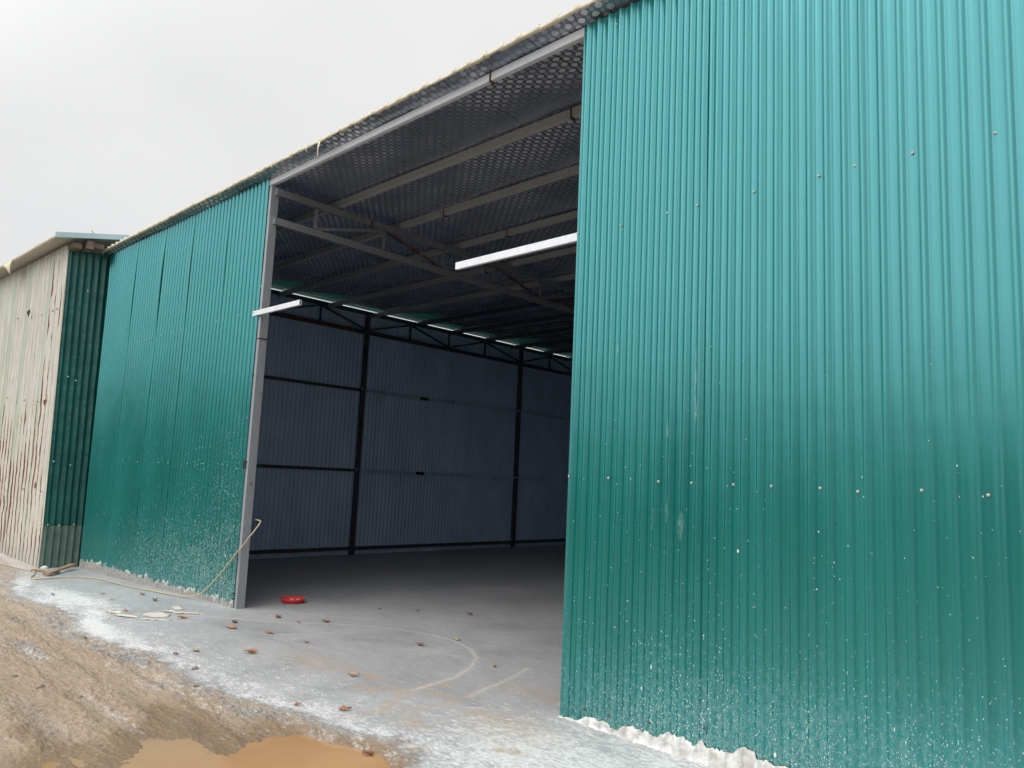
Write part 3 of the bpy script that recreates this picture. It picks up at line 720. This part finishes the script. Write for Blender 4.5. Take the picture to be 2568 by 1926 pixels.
# purlins (run along the front, under the foil)
JX = {0: (-4.37,), 1: (-7.39,), 2: (-7.29, -4.9), 3: (-8.9,), 4: (-6.2,), 5: (-9.6,), 6: (-8.3,)}
for i, p in enumerate(PURL):
    a = MB(); a.box((-13.72, p, 5.02), (5.0, p+.05, 5.105)); a.box((-13.72, p+.05, 5.02), (5.0, p+.053, 5.035))
    pu = a.build('purlin', M['galv_beam' if i < 5 else 'steel_dark'], W)  # rear purlins get a darker steel, standing in for the shade deep inside
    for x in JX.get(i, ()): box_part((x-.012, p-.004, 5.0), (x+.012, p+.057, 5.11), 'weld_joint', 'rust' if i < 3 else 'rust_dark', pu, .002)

# trusses running back from the posts
def truss(x, y0_, y1_, ztop, zlow, verts, chordm, webm, dm, w=.05, ht=.08, hl=.085, start_up=False, side=0):
    T = MB(); 
    top = MB().box((x-w/2, y0_, ztop-ht), (x+w/2, y1_, ztop)).build('top_chord', M[chordm], TR, False, .003)
    low = MB().box((x-w/2, y0_, zlow), (x+w/2, y1_, zlow+hl)).build('bottom_chord', M[chordm], TR, False, .003)
    nodes = []
    for v in verts:
        MB().box((x-.016, v-.019, zlow+hl), (x+.016, v+.019, ztop-ht)).build('upright', M[webm], TR, False, .002)
        for zz in (zlow+hl, ztop-ht): MB().box((x-.022, v-.028, zz-.012), (x+.022, v+.028, zz+.012)).build('gusset_weld', M['rust'], TR, False, .003)
    for k in range(len(verts)-1):
        a_, b_ = verts[k], verts[k+1]; lo, hi = zlow+hl+.012, ztop-ht-.012
        za, zb_ = (lo, hi) if (k % 2 == 0) != start_up else (hi, lo)
        MB().bar((x, a_+.022, za), (x, b_-.022, zb_), .03, .036).build('diagonal', M[dm if k % 2 else webm], TR)
    return top, low
TR = bpy.data.objects.new('truss', None); col.objects.link(TR); TR.parent = W; TR.location = Vector((-8.23, 7.5, 4.5))-W.location
top, low = truss(-8.30, .05, 15, 4.995, 4.545, [.62, 1.68, 2.75, 3.82, 4.92, 6.0, 7.1, 8.2, 9.3, 10.4, 11.5, 12.6, 13.7], 'galv_dull', 'galv_dull', 'steel_brown')
box_part((-8.328, 1.44, 4.91), (-8.272, 1.475, 5.0), 'weld_joint', 'rust', TR, .002)
TR = bpy.data.objects.new('truss', None); col.objects.link(TR); TR.parent = W; TR.location = Vector((-3.44, 7.5, 4.5))-W.location
truss(-3.44, .14, 15, 4.995, 4.545, [.62, 1.68, 2.75, 3.82, 4.92, 6.0, 7.1, 8.2, 9.3, 10.4, 11.5, 12.6, 13.7], 'galv_dull', 'galv_dull', 'steel_brown')
TR = bpy.data.objects.new('truss', None); col.objects.link(TR); TR.parent = W; TR.location = Vector((-13.69, 7.5, 4.5))-W.location
t3 = truss(-13.70, .12, 15, 5.135, 4.62, [.4, 1.6, 2.85, 4.05, 5.24, 6.44, 7.63, 8.86, 10.18, 11.37, 12.6, 13.8], 'steel_dark', 'steel_dark', 'steel_dark', ht=.085, hl=.085)
MB().box((-13.665, 3.3, 4.615), (-13.66, 4.85, 4.70)).build('rust_patch_plate', M['rust'], TR)

# side wall framing
for y_ in (1.2, 5.24, 10.2):
    c_ = box_part((-13.745, y_-.04, -.18), (-13.645, y_+.04, 5.02), 'column', 'steel_dark')
    for z in (1.66, 3.40): box_part((-13.64, y_-.075, z-.02), (-13.628, y_-.045, z+.03), 'cleat', 'galv_bright', c_, .002)
for z in (1.635, 3.375):
    for a_, b_ in ((.1, 5.2), (5.28, 10.16), (10.24, 14.9)):
        box_part((-13.745, a_, z-.025), (-13.70, b_, z+.035), 'girt', 'steel_dark' if a_ < 5.2 else 'galv_lit')  # girts further in get a brighter copy of the steel, as if lit
    box_part((-13.699, 6.85, z-.03), (-13.693, 7.1, z+.04), 'splice_plate', 'rust_dark')
for a_, b_ in ((.1, 5.2), (5.28, 10.16), (10.24, 14.9)):
    box_part((-13.745, a_, -.045), (-13.69, b_, .025), 'bottom_rail', 'steel_dark')

# mortar run along the foot of the right front wall, stuck to the ribs
mx_ = np.arange(-3.46, 4.9, .006)
top_h = np.interp(mx_, [-3.46, -3.3, -3.23, -2.99, -2.86, -2.68, -2.52, -2.43, -2.33, -2.2, -2.02, -1.5, 5], [.005, .012, .045, .04, .07, .075, .085, .08, .10, .11, .11, .13, .12])
top_h = 1.15*top_h*(1+.28*fbm(mx_*10, mx_*0, 33)) + .05*np.clip(fbm(mx_*16, mx_*0, 34, 4), -.5, 1)*ss(-3.3, -2.7, mx_)
top_h = np.clip(top_h, .004, 1)
u_ = (mx_/PIT) % 1; pr_ = np.interp(u_, [p[0] for p in PROF]+[1], [p[1] for p in PROF]+[0])
rows = []
for k, (f_, off) in enumerate([(1.0, -.002), (.98, .004), (.75, .007), (.5, .009), (.3, .012), (.12, .018), (0, .028), (-.25, .034)]):
    yy_ = -pr_*(1 if k < 4 else .6) - off*(1+.6*fbm(mx_*14, mx_*0+k, 36)) - .021
    zz_ = top_h*f_ + (0 if k in (0, 1) else .004*fbm(mx_*25, mx_*0+k*3, 37))
    if k == 7: zz_ = mx_*0-.03
    rows.append(np.stack([mx_, yy_, zz_], -1))
t = NT('splashed_white_mortar'); n = t.noise(t.pos(), 28, 6, .7); x_, y_, z_ = t.xyz()
dirt = t.math('MULTIPLY', t.mr(z_, 0, .05, 1, 0), .6)
cc_ = t.mix(t.mr(n, .3, .65), (.55, .54, .51), (.88, .87, .85)); cc_ = t.mix(t.mr(t.noise(t.pos((1, 1, 2)), 9, 5), .42, .6, 0, .6), cc_, (.40, .375, .34))
t.set(color=cc_, rough=.9, normal=t.bump(n, .6, .01)); M['mortar'] = t.m
grid_mesh('mortar_skirting', np.array(rows), M['mortar'], W, True, True)

# ------------------------------------------------------------------ the older shed next door
S = empty('old_shed', (-16.5, 1.2, -.1), 'old shed with rust streaked cream front wall and dark green side, left of the warehouse', 'building')
CP = [(0, 0), (.30, 0), (.42, .026), (.62, .026), (.74, 0)]
xs, ds = prof_cols(-24, -13.815, .22, CP); Z = np.linspace(-.25, 5.3, 40)
XX = np.repeat(xs[None], 40, 0); ZZ = np.repeat(Z[:, None], len(xs), 1)
topz = 5.17+.022*(-13.8-xs); ZZ = -.25 + (ZZ+.25)/5.55*(topz[None]+.25)
YY = -.55-.02*ZZ-ds[None]+.008*fbm(XX*1.2, ZZ*.9, 77)+.002*fbm(XX*9, ZZ*4, 78)
XX = XX - .025*ZZ*ss(-15, -13.8, XX)
front, _ = grid_mesh('front_wall', np.stack([XX, YY, ZZ], -1), M['cream'], S, False)
for x, z in [(-14.3, 4.06), (-14.95, 4.07), (-15.6, 4.1), (-16.56, 4.2), (-14.18, 2.54), (-14.65, 2.54), (-15.5, 2.6), (-16.7, 2.69), (-13.95, 1.06), (-14.94, 1.05), (-16.6, 1.14)]:
    screw_mb(x, -.60-.02*z, z, .011).build('screw', M['rust'], front)
def rag_hole(x, z):
    b = MB(); n_ = 9; r_ = [.05+.05*random.random() for _ in range(n_)]
    ring = [(x+r_[i]*.5*math.cos(2*math.pi*i/n_), -.60-.02*z-.02*random.random(), z+r_[i]*math.sin(2*math.pi*i/n_)) for i in range(n_)]
    b.add(ring+[(x, -.655-.02*z, z)], [(i, (i+1) % n_, n_) for i in range(n_)]); b.build('torn_patch', M['rust_dark'], front)
rag_hole(-15.75, 4.22); 
# side wall: dark green, dented, rises to the back
ys_, ds_ = prof_cols(-.565, 2.6, .1, [(0, 0), (.3, 0), (.42, .026), (.62, .026), (.74, 0)], .035); nz_ = 60; Z = np.linspace(-.3, 1, nz_)
tz = 5.03+.20*(np.minimum(ys_, 1.0)+.67)-.25*np.maximum(ys_-1.0, 0)
tt = np.linspace(0, 1, nz_)[:, None]; ZZ = -.25+(tz[None]+.25)*tt
YY = np.repeat(ys_[None], nz_, 0) - .02*ZZ*ss(.6, -.5, ys_)[None] + .012
XX = -13.835-.025*ZZ+ds_[None]*1.0-.012*fbm(YY*2.2, ZZ*1.8, 66)*ss(0, 1, ZZ)
for (dy_, dz_) in [(-.30, 4.45), (-.42, 3.95), (-.32, 3.93), (-.22, 3.9), (-.45, 3.3), (-.38, 2.95), (-.5, 2.6), (-.25, 2.5), (-.35, 4.0)]:
    XX = XX - .02*np.exp(-((YY-dy_)/.025)**2-((ZZ-dz_)/.02)**2) 
side, _ = grid_mesh('side_wall', np.stack([XX, YY, ZZ], -1), M['green_side'], S, False)
for (dy_, dz_) in [(-.52, 1.55), (-.27, 1.5), (-.5, .54), (-.34, .53), (-.12, .54), (-.45, 2.95), (-.33, 2.9), (-.30, 4.44)]:
    screw_mb(-13.805-.025*dz_, dy_, dz_, .008, (1, 0, 0)).build('screw', M['galv_bright'], side)
Z2 = np.linspace(-.28, .52, 8)[:, None]; m_ = ys_ < 4
A = np.zeros((8, m_.sum(), 3)); A[..., 1] = ys_[m_][None]; A[..., 2] = Z2; A[..., 0] = -13.82-.025*Z2+ds_[m_][None]
grid_mesh('lower_sheet', A, M['green_dirty'], S, False)
# corner trim, verge strip, rafter blocks, roof
rx2, rd2 = prof_cols(-24, -13.62, .2, RPROF); ys2 = np.array([-.93, -.5, .3, 1.0]); A = np.zeros((4, len(rx2), 3)); A[..., 0] = rx2[None]; A[..., 1] = ys2[:, None]
rz = lambda x, y: 5.20+.022*(-13.8-x)+.22*(y+.9)
A[..., 2] = rz(rx2[None], ys2[:, None])+rd2[None]*1.0+.012*fbm(rx2*1.5, rx2*0, 44)[None]
r2_, _ = grid_mesh('roof', A, M['roof_top'], S, False)
t = NT('grey_quilted_lining'); xq, yq_, zq = t.xyz()
l1 = t.math('LESS_THAN', t.math('FRACT', t.math('MULTIPLY', yq_, 22)), .14); l2 = t.math('LESS_THAN', t.math('FRACT', t.math('MULTIPLY', t.math('ADD', xq, t.math('MULTIPLY', yq_, .2)), 5)), .06)
t.set(color=t.mix(t.math('MULTIPLY', t.math('MAXIMUM', l1, l2), .6), (.50, .48, .43), (.33, .31, .27)), rough=.7, normal=t.bump(t.noise(t.pos(), 8, 4), .4, .02)); M['quilt'] = t.m
fx2 = np.arange(-24, -13.64, .06); fy2 = np.linspace(-.92, 1.0, 14); FX2, FY2 = np.meshgrid(fx2, fy2)
grid_mesh('lining', np.stack([FX2, FY2, rz(FX2, FY2)-.02+.008*fbm(FX2*3, FY2*3, 45)], -1), M['quilt'], r2_, True, True)
ex2 = np.arange(-24, -13.62, .02); ed2 = np.interp(ex2, rx2, rd2); ew2 = .012*fbm(ex2*1.5, ex2*0, 44); rg = .008*fbm(ex2*15, ex2*0, 46)
A = np.zeros((3, len(ex2), 3)); A[..., 0] = ex2[None]; A[0, :, 1] = -.90; A[1, :, 1] = -.935; A[2, :, 1] = -.93
A[0, :, 2] = rz(ex2, -.93)-.02; A[1, :, 2] = rz(ex2, -.93)-.024+rg; A[2, :, 2] = rz(ex2, -.93)+.012+ed2*1.2+ew2
grid_mesh('foam_edge', A, M['foam'], r2_, False)
M['verge'] = simple('pale_blue_painted_strip', (.50, .66, .70), .35, .1, .1, 8)
MB().bar((-13.61, -.95, rz(-13.61, -.95)+.01), (-13.61, 1.0, rz(-13.61, 1.0)+.01), .03, .085).build('verge_strip', M['verge'], r2_)
M['timber'] = simple('weathered_timber', (.30, .22, .17), .85, 0, .35, 15)
for i, (a_, b_) in enumerate([((-14.0, -.66, 5.08), (-13.72, -.52, 5.17)), ((-14.0, -.47, 5.10), (-13.66, -.36, 5.24)), ((-14.0, -.35, 5.16), (-13.74, -.18, 5.25))]):
    MB().box(a_, b_).build('rafter_end', M['timber'], S, False, .005)
A_ = np.zeros((6, 5, 3))
for i in range(6):
    for j in range(5):
        u, v = i/5, j/4; A_[i, j] = (-17.1+.66*v*(1-.0*u)+.15*u, -.93-.02*math.sin(3*u), rz(-17, -.93)-.01-.33*u*(.25+.75*v)*(1-.15*v)+.0)
        A_[i, j, 0] = -17.1 + .70*v + (.35*u*(1-v))
o, _ = grid_mesh('hanging_flap', A_, M['paper'], r2_, True); md = o.modifiers.new('thick', 'SOLIDIFY'); md.thickness = .01
MB().tube([(-13.75, -.27, 5.28), (-13.75, -.31, 5.34), (-13.74, -.40, 5.44)], .005, 6).build('wire', M['rust_dark'], r2_)
# blank rear and far side so the shed is closed
MB().box((-24, 2.6, -.3), (-13.9, 2.66, 4.9)).build('rear_wall', M['green_side'], S)
MB().add([(-24.2, 1.0, rz(-24, 1.0)+.01), (-13.62, 1.0, rz(-13.62, 1.0)+.01), (-13.62, 2.9, 5.0), (-24.2, 2.9, 5.2)], [(0, 1, 2, 3)]).build('rear_roof', M['roof_top'], S)
# mortar lump at the shed corner
b = MB()
bm_ = bmesh.new(); bmesh.ops.create_icosphere(bm_, subdivisions=3, radius=.055)
for v in bm_.verts:
    k = 1+.3*float(fbm(np.array([v.co.x*30]), np.array([v.co.y*30+v.co.z*20]), 3)[0]); v.co = Vector((v.co.x*k*1.1, v.co.y*k, max(-.2, v.co.z*k*.9)))
me = bpy.data.meshes.new('mortar_lump'); bm_.to_mesh(me); bm_.free(); me.transform(Matrix.Translation((-13.73, -.5, hz(-13.7, -.5)+.0)))
link('mortar_lump', me, M['mortar'], S, True)

# ------------------------------------------------------------------ loose things
# red lid
M['red'] = simple('red_plastic', (.90, .075, .08), .32, 0, .12, 10, .1, .002)
lx, ly = -8.36, .76; lz = hz(lx, ly)
L = empty('red_lid', (lx, ly, lz+.004), 'round red plastic bucket lid lying upside down on the floor beside the left post', 'lid')
MB().lathe([(0.001, .012), (.085, .012), (.09, .020), (.118, .020), (.122, .010), (.128, .002), (.131, .002), (.134, .034), (.147, .037), (.149, .047), (.145, .051), (.138, .049), (.132, .042), (.127, .042), (.124, .024), (.001, .024)], (lx, ly, lz+.004)).build('lid_body', M['red'], L, True)
MB().lathe([(.05, .024), (.053, .031), (.060, .031), (.063, .024)], (lx, ly, lz+.004)).build('raised_ring', M['red'], L, True)
M['chalk'] = simple('white_plaster_crumb', (.8, .78, .74), .9, 0, .2, 40)
def lump(name, loc, r, mat, flat=.5, label=None, cat=None, group=None, parent=None, seed=0, sub=2):
    bm_ = bmesh.new(); bmesh.ops.create_icosphere(bm_, subdivisions=sub, radius=1)
    for v in bm_.verts:
        k = 1+.55*float(fbm(np.array([v.co.x*1.7+seed*3.1]), np.array([v.co.y*1.7+v.co.z*2.3]), seed)[0]); v.co = Vector((v.co.x*k*r[0], v.co.y*k*r[1], v.co.z*k*r[2]))
    me = bpy.data.meshes.new(name); bm_.to_mesh(me); bm_.free(); me.transform(Matrix.Rotation(seed*1.3, 4, 'Z'))
    if parent is None:
        o = link(name, me, mat); o.location = loc; tag(o, label, cat, group)
    else:
        me.transform(Matrix.Translation(loc)); o = link(name, me, mat, parent)
    me.polygons.foreach_set('use_smooth', [False]*len(me.polygons)); return o
for i, (dx, dy, r) in enumerate([(.0, -.02, .022), (.075, .03, .026), (.05, -.05, .012), (-.06, .03, .01)]):
    lump('plaster_crumb', (lx+dx, ly+dy, lz+.037), (r, r*.8, r*.45), M['chalk'], parent=L, seed=i+1)

# hose
M['hose'] = simple('cream_hose_rubber', (.60, .50, .33), .5, 0, .2, 9)
hp = [(-15.9, -1.05), (-14.63, -.91), (-13.76, -.80), (-13.35, -.74), (-12.95, -.84), (-12.55, -.98), (-12.36, -.92), (-12.4, -.61), (-12.22, -.33), (-11.8, -.25), (-11.4, -.26), (-10.78, -.25), (-10.03, -.2), (-9.6, -.15)]
pts = [(x, y, hz(x, y)+.012) for x, y in hp] + [(-9.36, -.13, hz(-9.4, -.13)+.02), (-8.98, -.10, .09), (-8.57, -.085, .36), (-8.30, -.06, .60), (-8.10, -.03, .80), (-7.98, -.01, .90), (-7.90, .04, .97), (-7.95, .10, 1.03), (-8.18, .145, 1.06), (-8.30, .145, 1.06)]
pts = pts[:-6] + [(-8.36, -.04, .585), (-8.26, -.0, .70), (-8.20, .035, .80), (-8.155, .07, .875), (-8.13, .11, .95), (-8.17, .15, .99), (-8.30, .155, 1.0)]
def crom(P_, n_=6):
    P_ = [Vector(p) for p in P_]; o_ = []
    for i in range(len(P_)-1):
        a, b_, c_, d = P_[max(i-1, 0)], P_[i], P_[i+1], P_[min(i+2, len(P_)-1)]
        for k in range(n_):
            t_ = k/n_; o_.append(.5*((2*b_)+(-a+c_)*t_+(2*a-5*b_+4*c_-d)*t_*t_+(-a+3*b_-3*c_+d)*t_**3))
    o_.append(P_[-1]); return o_
cp = crom(pts)
cp = [Vector((p.x, p.y, max(p.z, hz(p.x, p.y)+.007))) if p.x < -9.3 else p for p in cp]
o = MB().tube(cp, .0085, 8).build('hose', M['hose'], None, True); tag(o, 'thin cream hose snaking along the wall base and looping up to the left post', 'hose')

# planks
M['plank'] = simple('raw_timber_plank', (.44, .29, .19), .8, 0, .35, 14, .4, .004, (.27, .17, .11))
def plank(p, q, w, h, label, seed):
    b = MB(); P_, Q_ = Vector(p), Vector(q); d = (Q_-P_); s_ = Vector((-d.y, d.x, 0)).normalized(); n_ = 8; vs = []
    for i in range(n_):
        u = i/(n_-1); c_ = P_+d*u; ww = w*(1+.12*math.sin(7*u+seed)); hh = h
        c_.z += .006*math.sin(4*u+seed)
        vs += [c_-s_*ww/2, c_+s_*ww/2, c_+s_*ww/2+Vector((0, 0, hh)), c_-s_*ww/2+Vector((0, 0, hh))]
    fs = [(i*4+j, i*4+(j+1) % 4, i*4+4+(j+1) % 4, i*4+4+j) for i in range(n_-1) for j in range(4)]+[(3, 2, 1, 0), tuple((n_-1)*4+j for j in range(4))]
    b.add(vs, fs); o = b.build('wooden_plank', M['plank'], None, False, .003); tag(o, label, 'plank', 'timber offcuts by the shed corner')
plank((-12.72, -.74, hz(-12.7, -.74)+.012), (-13.45, -.18, hz(-13.4, -.18)+.07), .085, .03, 'upper wooden plank propped slantwise on the ground before the dark green side wall', 1)
plank((-13.45, -.72, hz(-13.4, -.72)+.006), (-13.05, -.50, hz(-13.0, -.5)+.01), .09, .025, 'short wooden board lying flat under the slanted plank', 2)

# flakes of old paint / board lying on the apron
M['flake'] = simple('pale_board_flake', (.74, .69, .60), .85, 0, .2, 12)
def flake(x, y, a, w, l, label, seed, lift=.02, mat='flake', name='board_flake', cat='scrap', group='pale scraps by the left wall'):
    n_ = 9; A_ = np.zeros((n_, 7, 3)); z0 = hz(x, y)
    for i in range(n_):
        for j in range(7):
            u, v = i/(n_-1)-.5, j/6-.5
            e = 1-.55*abs(v*2)**2*(1+.5*math.sin(seed*2+i)); e2 = 1-.3*math.sin(seed+i*1.7)
            px2, py2 = u*l*e, v*w*e2
            A_[i, j] = (px2*math.cos(a)-py2*math.sin(a), px2*math.sin(a)+py2*math.cos(a), lift*(abs(v)*2)**2*(.6+.4*math.sin(seed))+lift*.8*max(0, u*math.sin(seed*3)))
    o, _ = grid_mesh(name, A_, M[mat], None, True); o.location = (x, y, z0+.004)
    md = o.modifiers.new('thick', 'SOLIDIFY'); md.thickness = .004; md.offset = 1
    return tag(o, label, cat, group)
for i, (x, y, a, w, l, lb) in enumerate([
    (-8.76, -1.14, .2, .12, .34, 'pale board scrap furthest from the wall, alone toward the mud'),
    (-8.44, -1.12, .5, .08, .40, 'narrow pale scrap at the mud side of the scrap cluster'),
    (-8.36, -.84, .15, .26, .42, 'largest pale scrap with curled edge in the middle of the cluster'),
    (-8.12, -.95, .75, .07, .42, 'long thin pale scrap, nearest the camera in the cluster'),
    (-8.66, -.50, -.2, .12, .30, 'crumpled pale scrap nearest the hose and splashed wall'),
    (-8.28, -.52, .9, .10, .44, 'long pale scrap lying between the crumpled one and the post'),
    (-8.5, -.66, .4, .08, .24, 'small pale scrap between the crumpled scrap and the largest one')]):
    flake(x, y, a, w*.8, l*.8, lb, i+1, .010)

# dry leaves
M['leaf'] = simple('dry_orange_leaf', (.55, .25, .11), .7, 0, .3, 30); M['leaf_dark'] = simple('dry_dark_leaf', (.30, .17, .11), .75, 0, .4, 30)
M['leaf_pale'] = simple('dry_tan_leaf', (.55, .42, .28), .75, 0, .3, 30)
def leaf(x, y, a, l, curl, mat, label, seed):
    l *= .82; curl *= .38; n_ = 10; A_ = np.zeros((n_, 5, 3)); w = l*.42
    for i in range(n_):
        u = i/(n_-1); ww = w*math.sin(math.pi*min(1, u*1.02))**.8*(1+.15*math.sin(9*u+seed))*.5 + .0015
        for j in range(5):
            v = j/4*2-1; zz_ = curl*l*(v*v*.35*math.sin(math.pi*u)+.25*(2*u-1)**2) + .006*math.sin(7*u+seed+v*2)
            px2, py2 = (u-.5)*l*(1-.1*curl), v*ww*(1-.25*curl)
            A_[i, j] = (px2*math.cos(a)-py2*math.sin(a), px2*math.sin(a)+py2*math.cos(a), zz_+.003)
    A_[..., 2] -= A_[..., 2].min()-.002
    o, _ = grid_mesh('dry_leaf', A_, M[mat], None, True); z = hz(x, y)
    if x > -4.3 and y < -1.2 and y > -1.6: z = WATER
    o.location = (x, y, z+.002); md = o.modifiers.new('thick', 'SOLIDIFY'); md.thickness = .0015
    tag(o, label, 'leaf', 'dry leaves scattered on the apron')
LV = [(-8.06, -.70, .7, .15, 1, 'leaf', 'orange brown leaf just camera side of the pale scrap cluster'),
 (-7.33, -.52, .4, .17, .5, 'leaf', 'long flat reddish leaf on clean concrete in front of the left post'),
 (-7.58, -.36, -.1, .15, .8, 'leaf_dark', 'thin dark leaf with stalk in front of the left post, nearest the post'),
 (-6.91, -.33, .5, .12, .9, 'leaf', 'small orange leaf right of the long reddish one, on the pale line side'),
 (-6.27, -.85, 1.0, .16, 1.3, 'leaf', 'bright orange curled leaf alone on bare concrete, centre left'),
 (-7.61, .15, -.4, .16, .4, 'leaf_dark', 'dark narrow twig-like leaf just below the red lid'),
 (-6.59, -1.19, .2, .12, .9, 'leaf_pale', 'tan leaf at the edge of the white dust, left of the bright orange leaf'),
 (-7.09, .42, .6, .12, 1.4, 'leaf_dark', 'brown arched leaf sitting on the curved chalky line'),
 (-7.22, .17, .3, .06, 1.2, 'leaf_dark', 'tiny dark leaf beside the curved chalky line, right of the red lid'),
 (-4.73, -1.30, 1.7, .07, 1.3, 'leaf', 'small reddish leaf standing on the white dust near the puddle'),
 (-6.58, -1.37, .3, .08, .9, 'leaf_dark', 'small brown leaf where the white dust meets the mud, left side'),
 (-9.91, -.42, .1, .15, .7, 'leaf_dark', 'dark flat leaf beside the hose below the left wall'),
 (-9.31, -.50, -.1, .17, .9, 'leaf_dark', 'dark crumpled leaf lying against the crumpled pale scrap'),
 (-9.64, -.86, .5, .09, .9, 'leaf_pale', 'small tan leaf between hose and white dust patch'),
 (-10.26, -.77, .8, .10, 1.0, 'leaf_pale', 'tan leaf further left toward the shed, on pale concrete'),
 (-10.49, -1.25, .1, .12, .7, 'leaf_dark', 'brown leaf beside the big white dust patch, far left'),
 (-5.13, -.57, 1.1, .12, 1.4, 'leaf_pale', 'tan shell-shaped leaf among the brown footprints'),
 (-4.44, -1.11, 1.2, .11, 1.4, 'leaf', 'brown curled leaf on white dust just above the puddle'),
 (-3.79, -1.38, .7, .10, 1.9, 'leaf_dark', 'dark curled leaf floating on the orange puddle'),
 (-5.68, .55, .3, .13, 1.1, 'leaf_dark', 'brown leaf in the middle of the doorway, inside the curved line'),
 (-5.66, 1.0, .5, .10, .4, 'leaf_pale', 'flat pale leaf lying on the outer curve of the chalky line'),
 (-4.70, .57, 2.2, .08, 1.0, 'leaf', 'small reddish leaf between the two tyre marks, near the right wall'),
 (-6.62, 2.07, .3, .12, 1.2, 'leaf_dark', 'dark leaf furthest inside the warehouse on the right'),
 (-7.08, 1.66, .2, .07, 1.0, 'leaf_dark', 'tiny dark leaf inside, second furthest from the doorway'),
 (-7.43, 1.37, .2, .06, 1.0, 'leaf_dark', 'tiny dark leaf inside on the floor crack, right of the red lid'),
 (-8.75, -1.02, .2, .10, 1.0, 'leaf', 'small orange brown leaf touching the lone pale scrap'),
 (-6.37, -.25, .2, .08, .5, 'leaf_dark', 'thin dark speck of leaf on bare concrete, in front of the doorway')]
for i, q in enumerate(LV): leaf(*q, i*1.7)
# clods
M['clod'] = simple('dry_grey_mud', (.36, .30, .24), .95, 0, .4, 25, .5, .01)
for i, (x, y, r, lb) in enumerate([(-6.32, -2.44, .055, 'large grey mud clod between the wheel ruts at the far left'), (-7.68, -1.76, .06, 'flat mud clod on the ridge along the rut, left'),
    (-6.06, -1.43, .05, 'grey clod at the mud edge straight in front of the left wall end'), (-6.75, -2.5, .05, 'rough clod nearest the left picture edge'), (-5.6, -1.62, .035, 'small clod on the dark ridge beside the wet mud'),
    (-5.15, -1.62, .03, 'small round clod on the ridge above the puddle arm'), (-8.95, -1.92, .045, 'low brown clod far along the road'), (-5.9, -2.3, .03, 'little clod on the tyre tread print'),
    (-4.95, -1.74, .022, 'pebble sized clod by the wet mud bank')]):
    r *= .6; lump('mud_clod', (x, y, hz(x, y)+r*.1), (r, r*.7, r*.42), M['clod'], label=lb, cat='clod', group='dry mud clods on the road', seed=i+2, sub=3)

# ------------------------------------------------------------------ unseen dark tree belt, added behind the viewer for the panels to reflect
M['reflect_belt'] = simple('added_dark_foliage', (.045, .07, .03), .7, 0, .5, 3, 0)
rr = np.random.RandomState(3); N = 9000
cx = rr.uniform(-45, 40, N); hh = 5.2+1.5*fbm(cx*.25, cx*0, 5); cz = hh*rr.uniform(0, 1, N)**.8; cy = -24-1.8*rr.rand(N)+.8*fbm(cx*.6, cz*.6, 8)
sz = rr.uniform(.25, .55, N); nrm = rr.normal(size=(N, 3)); nrm /= np.linalg.norm(nrm, axis=1)[:, None]
ta = np.cross(nrm, [0, 0, 1.]); ta /= np.linalg.norm(ta, axis=1)[:, None]+1e-6; tb = np.cross(nrm, ta); C_ = np.stack([cx, cy, cz-.1], -1)
VV = np.stack([C_-ta*sz[:, None], C_+tb*sz[:, None]*.6, C_+ta*sz[:, None], C_-tb*sz[:, None]*.6], 1).reshape(-1, 3)
me = bpy.data.meshes.new('reflect_belt'); me.from_pydata(VV.tolist(), [], [(4*i, 4*i+1, 4*i+2, 4*i+3) for i in range(N)])
o = link('added_tree_belt', me, M['reflect_belt']); tag(o, 'unseen dark tree belt added across the road for the panels to reflect', 'trees', kind='stuff')
